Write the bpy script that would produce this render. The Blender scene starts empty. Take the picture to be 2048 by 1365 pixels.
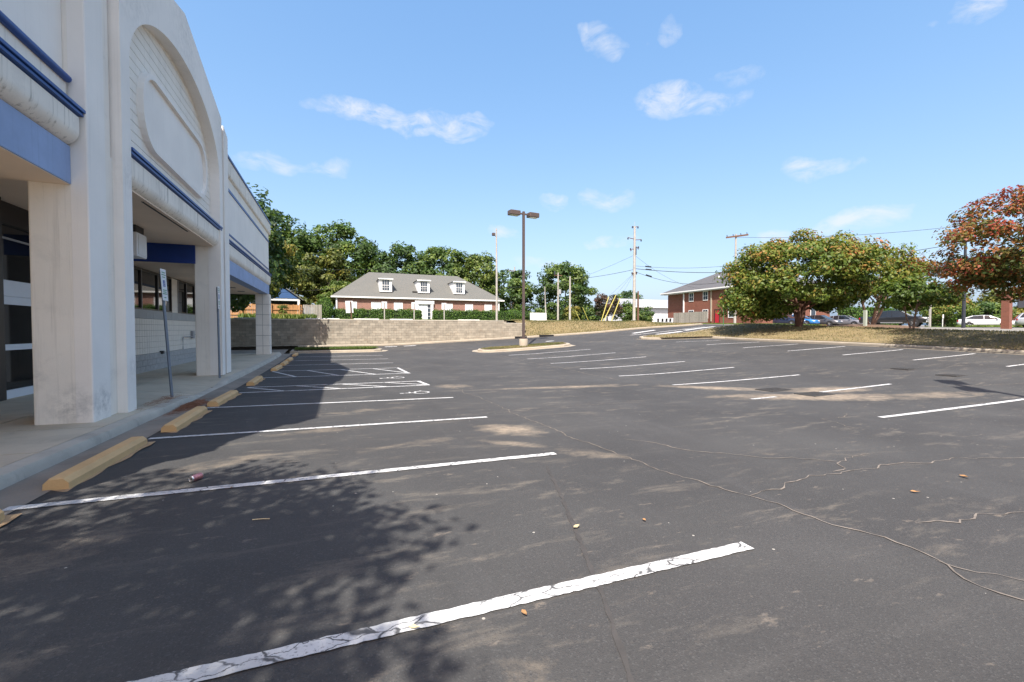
import bpy, bmesh, math, random
import numpy as np
from mathutils import Vector, Matrix
from mathutils.geometry import delaunay_2d_cdt
S = bpy.context.scene
COL = S.collection
R = math.radians
PI = math.pi
random.seed(7)

# ------------------------------------------------------------------ camera, sky, sun, exposure
cd = bpy.data.cameras.new('camera')
cam = bpy.data.objects.new('camera', cd)
COL.objects.link(cam)
cd.sensor_width = 36.0
cd.lens = 880.0 / 2048.0 * 36.0
cd.clip_start = 0.05
cd.clip_end = 3000
cam.location = (0, 0, 1.6)
cam.rotation_euler = (R(90 - 1.465), 0, R(-21.7))
S.camera = cam

SUN_EL = 52.0
SUN_H = Vector((-0.53, -0.848))              # horizontal direction towards the sun
sl = bpy.data.lights.new('sun', 'SUN')
sl.energy = 4.7
sl.angle = R(0.53)
sl.color = (1.0, 0.95, 0.88)
sun = bpy.data.objects.new('sun', sl)
COL.objects.link(sun)
tosun = Vector((SUN_H.x * math.cos(R(SUN_EL)), SUN_H.y * math.cos(R(SUN_EL)), math.sin(R(SUN_EL))))
sun.rotation_euler = tosun.to_track_quat('Z', 'Y').to_euler()
sun.location = (-30, -40, 60)

S.view_settings.view_transform = 'Standard'
S.view_settings.look = 'None'
S.view_settings.gamma = 1.0
S.view_settings.use_curve_mapping = False
S.view_settings.exposure = 1.0
S.cycles.max_bounces = 8
S.cycles.transparent_max_bounces = 8

W = bpy.data.worlds.new('World')
S.world = W
W.use_nodes = True


class NT:
    """small node-tree helper"""
    def __init__(self, nt):
        self.nt = nt
    def n(self, t, **kw):
        nd = self.nt.nodes.new(t)
        for k, v in kw.items():
            setattr(nd, k, v)
        return nd
    def l(self, a, b):
        self.nt.links.new(a, b)
    def put(self, sock, v):
        if hasattr(v, 'default_value') or hasattr(v, 'is_output'):
            self.l(v, sock)
        else:
            sock.default_value = v
    def m(self, op, a, b=0.0, c=None, clamp=False):
        nd = self.n('ShaderNodeMath', operation=op, use_clamp=clamp)
        self.put(nd.inputs[0], a)
        self.put(nd.inputs[1], b)
        if c is not None:
            self.put(nd.inputs[2], c)
        return nd.outputs[0]
    def mix(self, f, a, b, mode='MIX'):
        nd = self.n('ShaderNodeMix', data_type='RGBA', blend_type=mode)
        self.put(nd.inputs[0], f)
        for s, v in ((nd.inputs[6], a), (nd.inputs[7], b)):
            if isinstance(v, tuple):
                s.default_value = v if len(v) == 4 else (*v, 1)
            else:
                self.l(v, s)
        return nd.outputs[2]
    def noise(self, vec, scale, detail=4, rough=0.55, dist=0.0):
        nd = self.n('ShaderNodeTexNoise')
        nd.inputs['Scale'].default_value = scale
        nd.inputs['Detail'].default_value = detail
        nd.inputs['Roughness'].default_value = rough
        nd.inputs['Distortion'].default_value = dist
        if vec is not None:
            self.l(vec, nd.inputs['Vector'])
        return nd.outputs[0]
    def rng(self, v, a, b, c=0.0, d=1.0, smooth=False):
        nd = self.n('ShaderNodeMapRange')
        if smooth:
            nd.interpolation_type = 'SMOOTHSTEP'
        self.put(nd.inputs[0], v)
        for i, q in enumerate((a, b, c, d)):
            nd.inputs[i + 1].default_value = q
        return nd.outputs[0]
    def ramp(self, v, stops):
        nd = self.n('ShaderNodeValToRGB')
        e = nd.color_ramp.elements
        while len(e) < len(stops):
            e.new(0.5)
        for el, (p, c) in zip(e, stops):
            el.position = p
            el.color = (*c, 1)
        self.l(v, nd.inputs[0])
        return nd.outputs[0]
    def scale(self, vec, s, loc=(0, 0, 0), rot=(0, 0, 0)):
        nd = self.n('ShaderNodeMapping')
        nd.inputs['Scale'].default_value = s
        nd.inputs['Location'].default_value = loc
        nd.inputs['Rotation'].default_value = rot
        self.l(vec, nd.inputs['Vector'])
        return nd.outputs[0]


def build_world():
    W.node_tree.nodes.clear()
    t = NT(W.node_tree)
    out = t.n('ShaderNodeOutputWorld')
    bg = t.n('ShaderNodeBackground')
    bg.inputs['Strength'].default_value = 0.15
    sky = t.n('ShaderNodeTexSky', sky_type='NISHITA')
    sky.sun_disc = False
    sky.sun_elevation = R(SUN_EL)
    sky.sun_rotation = math.atan2(SUN_H.x, SUN_H.y)
    sky.altitude = 200
    sky.air_density = 1.0
    sky.dust_density = 3.5
    sky.ozone_density = 1.6
    tc = t.n('ShaderNodeTexCoord')
    sep = t.n('ShaderNodeSeparateXYZ')
    t.l(tc.outputs['Generated'], sep.inputs[0])
    az = t.m('ARCTAN2', sep.outputs[0], sep.outputs[1])
    el = t.m('ARCSINE', sep.outputs[2])
    cmb = t.n('ShaderNodeCombineXYZ')
    t.l(az, cmb.inputs[0]); t.l(el, cmb.inputs[1])
    nz = t.n('ShaderNodeTexNoise')
    nz.inputs['Scale'].default_value = 9.0
    nz.inputs['Detail'].default_value = 4
    nz.inputs['Roughness'].default_value = 0.5
    t.l(cmb.outputs[0], nz.inputs['Vector'])
    ns = t.n('ShaderNodeSeparateColor')
    t.l(nz.outputs['Color'], ns.inputs[0])
    az2 = t.m('ADD', az, t.m('MULTIPLY', t.m('SUBTRACT', ns.outputs[0], 0.5), 0.20))
    el2 = t.m('ADD', el, t.m('MULTIPLY', t.m('SUBTRACT', ns.outputs[1], 0.5), 0.075))
    # fair-weather clouds: azimuth, elevation (deg, azimuth from +Y to +X), half sizes, density
    clouds = [(4.0, 24.6, 6.2, 1.15, 1.0), (11.0, 24.6, 5.0, 1.3, 1.0), (14.5, 25.2, 4.0, 1.0, 0.75),
              (-0.5, 19.0, 3.2, 1.1, .6), (-6.5, 18.5, 3.4, 1.0, .6), (41.0, 25.5, 4.2, 1.8, .95), (46.0, 24.8, 3.6, 1.1, .6),
              (34.5, 32.0, 3.0, 1.7, .6), (31.5, 32.5, 1.6, 1.2, .55), (41.0, 32.2, 1.8, 1.2, .45),
              (67.0, 27.5, 2.8, 1.7, .95), (55.3, 17.0, 2.6, 1.0, .8), (59.5, 11.0, 3.6, .9, .8), (62.5, 10.6, 2.2, 1.0, .7),
              (53.6, 10.2, 2.0, .7, .8), (35.0, 16.0, 3.4, 1.0, .6), (26.5, 16.4, 2.6, .8, .6), (34.0, 11.2, 3.4, .9, .75),
              (20.8, 12.0, 2.8, .7, .6), (25.5, 8.4, 3.0, .7, .5), (49.0, 27.0, 2.2, .9, .3),
              (-60, 26, 8, 2, .9), (-95, 20, 7, 1.6, .8), (-130, 32, 9, 2.4, .9), (170, 22, 8, 1.8, .8), (140, 28, 6, 2, .9),
              (110, 18, 9, 1.6, .8), (95, 33, 6, 2, .8), (-30, 45, 8, 3, .6), (60, 52, 9, 4, .6), (150, 55, 10, 4, .6)]
    acc = None
    for a0, e0, ra, re, am in clouds:
        dx = t.m('DIVIDE', t.m('SUBTRACT', az2, R(a0)), R(ra * 1.12))
        dy = t.m('DIVIDE', t.m('SUBTRACT', el2, R(e0)), R(re * 1.2))
        d2 = t.m('ADD', t.m('MULTIPLY', dx, dx), t.m('MULTIPLY', dy, dy))
        v = t.m('MULTIPLY', t.m('SUBTRACT', 1.0, d2, clamp=True), am)
        acc = v if acc is None else t.m('MAXIMUM', acc, v)
    fine = t.noise(t.scale(cmb.outputs[0], (1, 2.0, 1)), 16.0, 9, 0.66, .5)
    dens = t.rng(t.m('MULTIPLY', t.m('POWER', acc, .7), t.rng(fine, 0.36, 0.66, 0.12, 1.15)), 0.06, 0.92, 0.0, 0.66)
    sc = t.n('ShaderNodeSeparateColor')
    t.l(sky.outputs[0], sc.inputs[0])
    cc = t.n('ShaderNodeCombineColor')
    for i_, (ex, gn) in enumerate(((.92, .90), (.68, 1.26), (.46, 1.95))):
        t.l(t.m('MULTIPLY', t.m('POWER', sc.outputs[i_], ex), gn), cc.inputs[i_])
    colr = t.mix(dens, cc.outputs[0], (3.2, 3.25, 3.4, 1))
    t.l(colr, bg.inputs['Color'])
    t.l(bg.outputs[0], out.inputs[0])


build_world()

# ------------------------------------------------------------------ materials
MATS = {}


def mat(name, col, rough=0.7, var=0.12, nscale=3.0, bump=0.0, bscale=40.0, metal=0.0, spec=0.35, stain=None, streak=0.0, grime=0.0, orand=0.0):
    if name in MATS:
        return MATS[name]
    m = bpy.data.materials.new(name)
    m.use_nodes = True
    t = NT(m.node_tree)
    p = m.node_tree.nodes['Principled BSDF']
    p.inputs['Roughness'].default_value = rough
    p.inputs['Metallic'].default_value = metal
    p.inputs['Specular IOR Level'].default_value = spec
    g = t.n('ShaderNodeNewGeometry')
    pos = g.outputs['Position']
    nz = t.noise(pos, nscale, 6, 0.6)
    lo = tuple(c * (1 - var) for c in col)
    hi = tuple(min(1, c * (1 + var)) for c in col)
    c = t.ramp(nz, [(0.3, lo), (0.7, hi)])
    if streak:
        st = t.noise(t.scale(pos, (15, 15, 0.5)), 1.0, 5, 0.65)
        f = t.m('MULTIPLY', t.rng(st, 0.54, 0.76), streak)
        c = t.mix(f, c, tuple(q * s for q, s in zip(col, (.36, .34, .31))))
    if grime:
        st = t.noise(pos, 1.7, 7, 0.7, 0.6)
        f = t.m('MULTIPLY', t.rng(st, 0.55, 0.78), grime)
        c = t.mix(f, c, stain or (.2, .19, .17))
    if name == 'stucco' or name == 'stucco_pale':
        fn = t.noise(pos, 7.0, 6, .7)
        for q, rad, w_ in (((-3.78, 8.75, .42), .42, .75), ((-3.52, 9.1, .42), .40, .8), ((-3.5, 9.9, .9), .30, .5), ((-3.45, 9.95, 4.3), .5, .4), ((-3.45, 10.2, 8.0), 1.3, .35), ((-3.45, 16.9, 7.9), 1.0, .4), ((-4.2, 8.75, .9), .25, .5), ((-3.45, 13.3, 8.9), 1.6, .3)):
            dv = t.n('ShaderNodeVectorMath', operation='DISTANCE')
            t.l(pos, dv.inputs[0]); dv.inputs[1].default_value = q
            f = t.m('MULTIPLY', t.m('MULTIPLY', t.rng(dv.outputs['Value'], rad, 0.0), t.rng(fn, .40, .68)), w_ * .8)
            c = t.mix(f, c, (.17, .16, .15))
    if orand:
        oi = t.n('ShaderNodeObjectInfo')
        rv = t.m('FRACT', t.m('ADD', oi.outputs['Random'], t.m('MULTIPLY', g.outputs['Random Per Island'], 7.3)))
        k = t.rng(rv, 0, 1, 1 - orand, 1 + orand)
        kc = t.n('ShaderNodeCombineXYZ')
        for i_ in range(3):
            t.l(k, kc.inputs[i_])
        c = t.mix(1.0, c, kc.outputs[0], 'MULTIPLY')
    t.l(c, p.inputs['Base Color'])
    if bump:
        b = t.n('ShaderNodeBump')
        b.inputs['Strength'].default_value = bump
        b.inputs['Distance'].default_value = 0.01
        t.l(t.noise(pos, bscale, 4, 0.6), b.inputs['Height'])
        t.l(b.outputs[0], p.inputs['Normal'])
    MATS[name] = m
    return m


def asphalt_mat():
    m = bpy.data.materials.new('asphalt')
    m.use_nodes = True
    t = NT(m.node_tree)
    p = m.node_tree.nodes['Principled BSDF']
    g = t.n('ShaderNodeNewGeometry')
    pos = g.outputs['Position']
    big = t.noise(pos, 0.35, 5, 0.6)
    c = t.ramp(big, [(0.3, (.042, .0405, .039)), (0.5, (.053, .0512, .049)), (0.72, (.067, .065, .0615))])
    # tyre-swept streaks along the aisle and across it
    s1 = t.noise(t.scale(pos, (1.5, .22, 1), rot=(0, 0, R(8))), 1.0, 6, 0.65, 0.5)
    c = t.mix(t.m('MULTIPLY', t.rng(s1, .55, .75), .35), c, (.085, .082, .080))
    s2 = t.noise(t.scale(pos, (.25, 1.9, 1), rot=(0, 0, R(-14))), 1.3, 6, 0.7, 0.4)
    c = t.mix(t.m('MULTIPLY', t.rng(s2, .58, .74), .35), c, (.10, .094, .087))
    dk = t.noise(t.scale(pos, (.5, .9, 1)), .8, 4, .6)
    c = t.mix(t.m('MULTIPLY', t.rng(dk, .55, .75), .5), c, (.040, .038, .037))
    # small dusty patches, drawn out along the traffic and grouped
    grp = t.rng(t.noise(pos, .28, 3, .5), .40, .62, .12, 1.0)
    d1 = t.noise(t.scale(pos, (.7, 2.6, 1), rot=(0, 0, R(9))), 1.25, 8, .72, .3)
    c = t.mix(t.m('MULTIPLY', t.m('MULTIPLY', t.rng(d1, .54, .66), .62), grp), c, (.195, .168, .133))
    d1b = t.noise(t.scale(pos, (1, 2.6, 1), rot=(0, 0, R(10)), loc=(7, 3, 0)), 3.3, 6, .7)
    c = t.mix(t.m('MULTIPLY', t.rng(d1b, .62, .72), .5), c, (.25, .205, .16))
    # sand drifts: centre x, y, half length, half width, rotation, weight
    fine = t.noise(pos, 6.0, 7, .75)
    mid = t.noise(t.scale(pos, (1, 1.7, 1)), 1.6, 6, .7, .3)
    drift = None
    for cx, cy, rx, ry, ro, w in [(11.0, 7.3, 3.6, .85, -24, 1.0), (12.6, 8.0, 1.8, .8, -12, 1.0), (10.2, 9.5, 2.3, .6, -42, .95), (6.4, 11.3, 3.6, .45, -6, .8), (14.0, 6.3, 2.6, .7, -10, .7),
                                  (3.2, 12.6, .9, .7, -50, .7), (2.6, 6.6, .85, .55, -50, 1.0), (2.3, 5.7, .7, .22, -40, .8), (1.0, 6.2, 1.7, .4, 8, .45),
                                  (-1.2, 6.1, 1.1, .35, 25, .6), (0.6, 9.3, 2.0, .5, 5, .42), (-.2, 7.6, 1.2, .35, 5, .5), (3.0, 4.9, .8, .35, -35, .6), (14.6, 6.0, 2.8, .5, -8, .4),
                                  (-2.0, 3.9, .9, .5, 20, .5), (-1.6, 2.6, .7, .3, 30, .55), (5.0, 4.1, 1.4, .25, -10, .3),
                                  (.8, 1.75, .35, .3, 10, .5), (16.4, 10.5, 1.6, .5, -10, .3), (18.5, 28.6, 3.0, .7, 2, .45), (19.5, 33.2, 3.0, .4, 3, .4)]:
        v = t.scale(pos, (1 / rx, 1 / ry, 0), loc=(0, 0, 0))
        # rotate about the drift centre: subtract, rotate, scale
        sub = t.n('ShaderNodeVectorMath', operation='SUBTRACT')
        t.l(pos, sub.inputs[0]); sub.inputs[1].default_value = (cx, cy, 0)
        rot = t.n('ShaderNodeVectorRotate', rotation_type='Z_AXIS')
        rot.inputs['Angle'].default_value = -R(ro)
        t.l(sub.outputs[0], rot.inputs['Vector'])
        sc = t.n('ShaderNodeVectorMath', operation='MULTIPLY')
        t.l(rot.outputs[0], sc.inputs[0]); sc.inputs[1].default_value = (1 / rx, 1 / ry, 0)
        ln = t.n('ShaderNodeVectorMath', operation='LENGTH')
        t.l(sc.outputs[0], ln.inputs[0])
        v = t.m('MULTIPLY', t.rng(ln.outputs['Value'], 1.25, 0.0, 0.0, 1.0, True), w)
        drift = v if drift is None else t.m('MAXIMUM', drift, v)
    f = t.m('MULTIPLY', t.rng(t.m('ADD', drift, t.m('MULTIPLY', t.m('SUBTRACT', mid, .5), 1.5)), .3, .95), t.rng(fine, .3, .62, .25, 1.0))
    c = t.mix(t.m('MULTIPLY', f, .9), c, (.33, .265, .19))
    # aggregate: pale and dark grains
    vo = t.n('ShaderNodeTexVoronoi')
    vo.inputs['Scale'].default_value = 120
    t.l(pos, vo.inputs['Vector'])
    gr = t.n('ShaderNodeSeparateColor')
    t.l(vo.outputs['Color'], gr.inputs[0])
    c = t.mix(t.m('MULTIPLY', t.rng(gr.outputs[0], .80, 1.0), .28), c, (.13, .127, .122))
    c = t.mix(t.m('MULTIPLY', t.rng(gr.outputs[1], .78, 1.0), .45), c, (.03, .03, .031))
    vo2 = t.n('ShaderNodeTexVoronoi')
    vo2.inputs['Scale'].default_value = 5.5
    t.l(pos, vo2.inputs['Vector'])
    g2 = t.n('ShaderNodeSeparateColor')
    t.l(vo2.outputs['Color'], g2.inputs[0])
    grit = t.m('MULTIPLY', t.m('LESS_THAN', vo2.outputs['Distance'], .055), t.m('GREATER_THAN', g2.outputs[0], .70))
    c = t.mix(t.m('MULTIPLY', grit, .75), c, (.42, .39, .34))
    t.l(c, p.inputs['Base Color'])
    p.inputs['Roughness'].default_value = .82
    p.inputs['Specular IOR Level'].default_value = .28
    b = t.n('ShaderNodeBump')
    b.inputs['Strength'].default_value = .45
    b.inputs['Distance'].default_value = .004
    hgt = t.m('ADD', t.noise(pos, 90, 3, .6), t.m('MULTIPLY', vo.outputs['Distance'], .8))
    t.l(hgt, b.inputs['Height'])
    t.l(b.outputs[0], p.inputs['Normal'])
    MATS['asphalt'] = m
    return m


def paint_mat():
    m = bpy.data.materials.new('line_paint')
    m.use_nodes = True
    t = NT(m.node_tree)
    p = m.node_tree.nodes['Principled BSDF']
    g = t.n('ShaderNodeNewGeometry')
    pos = g.outputs['Position']
    n1 = t.noise(pos, 2.0, 5, .65)
    c = t.ramp(n1, [(.3, (.44, .435, .42)), (.65, (.58, .577, .565))])
    n2 = t.noise(pos, 42, 5, .75)
    n3 = t.noise(pos, 1.6, 4, .6)
    wear = t.m('MULTIPLY', t.rng(n2, .55, .66), t.rng(n3, .36, .66, .3, 1.0))
    c = t.mix(wear, c, (.10, .10, .10))
    wp = t.n('ShaderNodeVectorMath', operation='ADD')
    nv = t.n('ShaderNodeTexNoise')
    nv.inputs['Scale'].default_value = 9.0
    nv.inputs['Detail'].default_value = 5
    t.l(pos, nv.inputs['Vector'])
    sc = t.n('ShaderNodeVectorMath', operation='SCALE')
    t.l(nv.outputs['Color'], sc.inputs[0]); sc.inputs['Scale'].default_value = .12
    t.l(pos, wp.inputs[0]); t.l(sc.outputs[0], wp.inputs[1])
    vc = t.n('ShaderNodeTexVoronoi', feature='DISTANCE_TO_EDGE')
    vc.inputs['Scale'].default_value = 1.0
    t.l(t.scale(wp.outputs[0], (4.2, 13, 0)), vc.inputs['Vector'])
    ck = t.m('MULTIPLY', t.rng(vc.outputs['Distance'], .045, .015), t.rng(t.noise(pos, 2.6, 3), .40, .52))
    c = t.mix(t.m('MULTIPLY', ck, .9), c, (.05, .05, .05))
    t.l(c, p.inputs['Base Color'])
    p.inputs['Roughness'].default_value = .75
    p.inputs['Specular IOR Level'].default_value = .25
    b = t.n('ShaderNodeBump')
    b.inputs['Strength'].default_value = .4
    b.inputs['Distance'].default_value = .005
    t.l(t.noise(pos, 90, 3, .6), b.inputs['Height'])
    t.l(b.outputs[0], p.inputs['Normal'])
    MATS['paint'] = m
    return m


def leaf_mat(name, stops, trans=.28, rough=.55):
    m = bpy.data.materials.new(name)
    m.use_nodes = True
    t = NT(m.node_tree)
    p = m.node_tree.nodes['Principled BSDF']
    out = m.node_tree.nodes['Material Output']
    at = t.n('ShaderNodeAttribute', attribute_name='tint')
    g = t.n('ShaderNodeNewGeometry')
    rnd = t.m('MULTIPLY', t.m('SUBTRACT', g.outputs['Random Per Island'], .5), .42)
    v = t.m('ADD', at.outputs['Fac'], rnd, clamp=True)
    c = t.ramp(v, stops)
    t.l(c, p.inputs['Base Color'])
    p.inputs['Roughness'].default_value = rough
    p.inputs['Specular IOR Level'].default_value = .35
    tr = t.n('ShaderNodeBsdfTranslucent')
    t.l(t.mix(1.0, c, (1.25, 1.35, .75), 'MULTIPLY'), tr.inputs['Color'])
    mx = t.n('ShaderNodeMixShader')
    mx.inputs[0].default_value = trans
    t.l(p.outputs[0], mx.inputs[1]); t.l(tr.outputs[0], mx.inputs[2])
    t.l(mx.outputs[0], out.inputs['Surface'])
    MATS[name] = m
    return m


def brick_mat(name, c1, c2, mortar, axis='xz'):
    m = bpy.data.materials.new(name)
    m.use_nodes = True
    t = NT(m.node_tree)
    p = m.node_tree.nodes['Principled BSDF']
    g = t.n('ShaderNodeNewGeometry')
    sp = t.n('ShaderNodeSeparateXYZ')
    t.l(g.outputs['Position'], sp.inputs[0])
    cb = t.n('ShaderNodeCombineXYZ')
    t.l(t.m('ADD', sp.outputs[0], sp.outputs[1]), cb.inputs[0])
    t.l(sp.outputs[2], cb.inputs[1])
    b = t.n('ShaderNodeTexBrick')
    b.inputs['Scale'].default_value = 1.0
    b.inputs['Brick Width'].default_value = .21
    b.inputs['Row Height'].default_value = .075
    b.inputs['Mortar Size'].default_value = .006
    b.inputs['Color1'].default_value = (*c1, 1)
    b.inputs['Color2'].default_value = (*c2, 1)
    b.inputs['Mortar'].default_value = (*mortar, 1)
    t.l(cb.outputs[0], b.inputs['Vector'])
    n = t.noise(g.outputs['Position'], .9, 5, .6)
    c = t.mix(t.rng(n, .35, .7, 0, .35), b.outputs['Color'], tuple(q * .7 for q in c1))
    t.l(c, p.inputs['Base Color'])
    p.inputs['Roughness'].default_value = .85
    bp = t.n('ShaderNodeBump')
    bp.inputs['Strength'].default_value = .5
    bp.inputs['Distance'].default_value = .008
    bp.invert = True
    t.l(b.outputs['Fac'], bp.inputs['Height'])
    t.l(bp.outputs[0], p.inputs['Normal'])
    MATS[name] = m
    return m


def glass_mat(name, col, rough=.03, spec=.8):
    m = bpy.data.materials.new(name)
    m.use_nodes = True
    p = m.node_tree.nodes['Principled BSDF']
    t = NT(m.node_tree)
    g = t.n('ShaderNodeNewGeometry')
    c = t.ramp(t.noise(g.outputs['Position'], 1.2, 3), [(.3, tuple(q * .8 for q in col)), (.7, col)])
    t.l(c, p.inputs['Base Color'])
    p.inputs['Roughness'].default_value = rough
    p.inputs['Specular IOR Level'].default_value = spec
    MATS[name] = m
    return m


ASPH = asphalt_mat()
PAINT = paint_mat()
STUCCO = mat('stucco', (.87, .80, .70), .8, .06, .8, .25, 60, streak=.32, grime=.26, stain=(.36, .34, .31))
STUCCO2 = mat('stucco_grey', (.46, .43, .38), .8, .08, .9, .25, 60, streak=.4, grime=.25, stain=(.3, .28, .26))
STUCCOP = mat('stucco_pale', (.88, .82, .745), .8, .05, .8, .2, 60, streak=.12)
BULL = mat('stucco_fascia', (.86, .79, .69), .8, .08, 1.2, .25, 60, streak=1.0, grime=.25, stain=(.3, .28, .25))
SOFF = mat('soffit_plaster', (.86, .70, .55), .85, .06, .5, .1, 50, grime=.15, stain=(.45, .36, .28))
BLUEF = mat('faded_blue_paint', (.29, .375, .56), .65, .12, 1.4, .1, 50, streak=.25)
BLUET = mat('blue_trim_paint', (.022, .075, .26), .4, .15, 2.0)
BLUED = mat('deep_blue_paint', (.012, .045, .22), .5, .12, 1.5)
TILE = mat('glazed_block', (.80, .735, .64), .5, .05, 2.5, .1, 60)
TILE2 = mat('big_tile', (.78, .715, .63), .55, .05, 2.0, .1, 60)
GROUT_SHADE = mat('grout_and_gap_shade', (.20, .19, .175), .9, .1, 5)  # tile grout; doubles as painted shade between the arch boards
BLOCKG = mat('split_face_block', (.44, .42, .40), .9, .15, 12, .9, 30)
BANDG = mat('grey_band_block', (.47, .455, .43), .85, .08, 3, .3, 50)
CONC = mat('concrete_walk', (.52, .445, .335), .85, .13, .9, .3, 45, grime=.45, stain=(.25, .225, .19))
KERB = mat('kerb_concrete', (.46, .42, .35), .85, .15, 1.6, .4, 45, grime=.55, stain=(.17, .165, .15))
KERBL = mat('pale_kerb_concrete', (.33, .285, .22), .85, .12, 1.5, .4, 45, grime=.3, stain=(.36, .24, .15))
GUTTER = mat('gutter_concrete', (.25, .215, .175), .9, .22, 1.3, .4, 45, grime=.6, stain=(.14, .13, .12))
STOPY = mat('wheel_stop_paint', (.60, .385, .18), .8, .12, 2.5, .5, 40, grime=.35, stain=(.42, .32, .22))
SKIRT = mat('sand_tan', (.40, .27, .15), .95, .2, 9)
CRACKF = mat('crack_fill', (.185, .158, .132), .95, .5, 5, grime=.95, stain=(.065, .06, .057))
CRACKD = mat('crack_dark', (.025, .025, .027), .95, .2, 7)
SEAM = mat('seal_seam_tar', (.053, .049, .046), .9, .2, 7)
BRONZE = mat('bronze_metal', (.030, .024, .021), .4, .1, 3, spec=.5)
ALUW = mat('white_aluminium', (.72, .73, .75), .4, .04, 2)
ALUG = mat('grey_aluminium', (.33, .33, .34), .45, .06, 2)
GALV = mat('galvanised_steel', (.19, .225, .27), .5, .12, 6, metal=.3)
LAMPB = mat('lamp_bronze', (.085, .062, .055), .5, .1, 3)
CASTI = mat('cast_iron', (.05, .047, .044), .7, .2, 9)
WHITE = mat('white_paint', (.70, .70, .69), .55, .04, 2)
REDD = mat('red_door_paint', (.36, .022, .035), .5, .08, 2)
REDS = mat('stop_sign_red', (.40, .02, .03), .4, .06, 2)
YEL = mat('warning_yellow', (.75, .40, .02), .45, .06, 2)
GUYY = mat('guy_guard_yellow', (.42, .375, .10), .5, .08, 2)
GREENP = mat('green_post', (.05, .16, .06), .6, .1, 3)
SIGNB = mat('sign_blue', (.02, .06, .28), .45, .05, 3)
SIGNG = mat('sign_green', (.05, .22, .13), .45, .05, 3)
SHING = mat('roof_shingles', (.125, .125, .115), .9, .13, 9, .5, 14)
SHINGD = mat('dark_roof_shingles', (.105, .105, .112), .9, .14, 9, .5, 14)
BRICK = brick_mat('office_brick', (.285, .13, .09), (.23, .10, .072), (.36, .31, .27))
BRICK2 = brick_mat('tall_brick', (.215, .072, .043), (.165, .056, .034), (.21, .15, .12))
CMU = mat('retaining_block', (.275, .245, .195), .9, .16, 2.3, .8, 35, streak=.45, grime=.55, stain=(.20, .135, .08), orand=.16)
MORTAR = mat('wall_mortar', (.12, .11, .095), .95, .12, 3, .3, 40)
CEDAR = mat('cedar_boards', (.34, .18, .072), .8, .2, 6, streak=.3, orand=.16)
GREYW = mat('weathered_boards', (.27, .25, .22), .9, .18, 6, streak=.4, orand=.2)
POLEW = mat('pole_wood', (.36, .34, .31), .9, .15, 3, streak=.4)
POLEB = mat('brown_pole', (.13, .07, .045), .9, .2, 3)
BARK = mat('bark_smooth', (.24, .155, .115), .85, .28, 4, .5, 25)
BARKR = mat('bark_reddish', (.12, .062, .045), .85, .3, 4, .5, 25)
BARKD = mat('bark_dark', (.10, .075, .055), .9, .3, 4, .6, 25)
DRYG = mat('dry_grass_ground', (.18, .14, .07), .95, .3, 1.6, .8, 30, grime=.7, stain=(.13, .13, .045))
GREENG = mat('green_grass_ground', (.085, .115, .03), .95, .3, 2.2, .8, 30)
MULCH = mat('mulch', (.135, .085, .055), .95, .3, 9, 1.0, 25)
EARTH = mat('far_earth', (.15, .14, .075), .95, .25, .3, .3, 6)
ROADM = mat('old_road', (.21, .198, .175), .9, .12, .5, .3, 45, grime=.3, stain=(.25, .23, .2))
WIRE = mat('wire_black', (.02, .02, .022), .6, .05, 3)
STEELD = mat('dark_post', (.03, .034, .045), .5, .1, 3)
HOUSEB = mat('blue_siding', (.035, .09, .22), .7, .06, 3)
SIDING = mat('white_siding', (.60, .61, .62), .7, .05, 3)
BLACKM = mat('shade_and_trim_black', (.012, .012, .013), .7, .1, 3)  # black car trim and grilles; also shade painted as panels in openings
TYRE = mat('tyre_rubber', (.018, .018, .019), .8, .1, 6)
RIM = mat('alloy_rim', (.45, .45, .46), .3, .05, 5, metal=.8)
GLASSD = glass_mat('dark_glass', (.010, .012, .014), .03, .6)
GLASSC = glass_mat('car_glass', (.012, .015, .02), .04, .7)
GLASSW = glass_mat('window_glass', (.05, .065, .085), .05, .7)
BLIND = mat('window_blind', (.66, .68, .70), .5, .04, 3)
LAMPG = mat('headlight_lens', (.62, .63, .66), .15, .05, 3)
TAILR = mat('taillight_lens', (.30, .01, .015), .2, .05, 3)
CANR = mat('can_red', (.48, .20, .20), .35, .35, 45, metal=.5, grime=.6, stain=(.62, .55, .55))
ALUM = mat('can_metal', (.62, .62, .63), .3, .06, 8, metal=.9)
DEADL = mat('dead_leaf', (.30, .165, .07), .8, .3, 20)
DEADP = mat('pale_dead_leaf', (.50, .40, .24), .8, .25, 20)
PINE = mat('pine_straw', (.24, .105, .055), .9, .3, 14)
GRASSB = leaf_mat('green_blades', [(0, (.035, .06, .012)), (.5, (.085, .14, .025)), (1, (.16, .20, .05))], .25)
GRASSY = leaf_mat('mixed_blades', [(0, (.06, .08, .02)), (.45, (.155, .145, .058)), (1, (.31, .24, .125))], .2)
L_GREEN = leaf_mat('leaf_green', [(0, (0.029, 0.056, 0.013)), (.5, (0.072, 0.130, 0.022)), (1, (0.188, 0.231, 0.040))])
L_DARK = leaf_mat('leaf_dark', [(0, (0.026, 0.053, 0.014)), (.5, (0.057, 0.107, 0.023)), (1, (0.138, 0.190, 0.038))])
L_LIGHT = leaf_mat('leaf_light', [(0, (0.039, 0.066, 0.013)), (.5, (0.088, 0.138, 0.024)), (1, (0.209, 0.231, 0.050))])
L_YEL = leaf_mat('leaf_yellowish', [(0, (0.044, 0.063, 0.013)), (.5, (0.127, 0.145, 0.026)), (1, (0.292, 0.228, 0.051))])
L_HEDGE = leaf_mat('leaf_hedge', [(0, (0.025, 0.061, 0.010)), (.5, (0.057, 0.122, 0.018)), (1, (0.122, 0.201, 0.025))])
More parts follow.
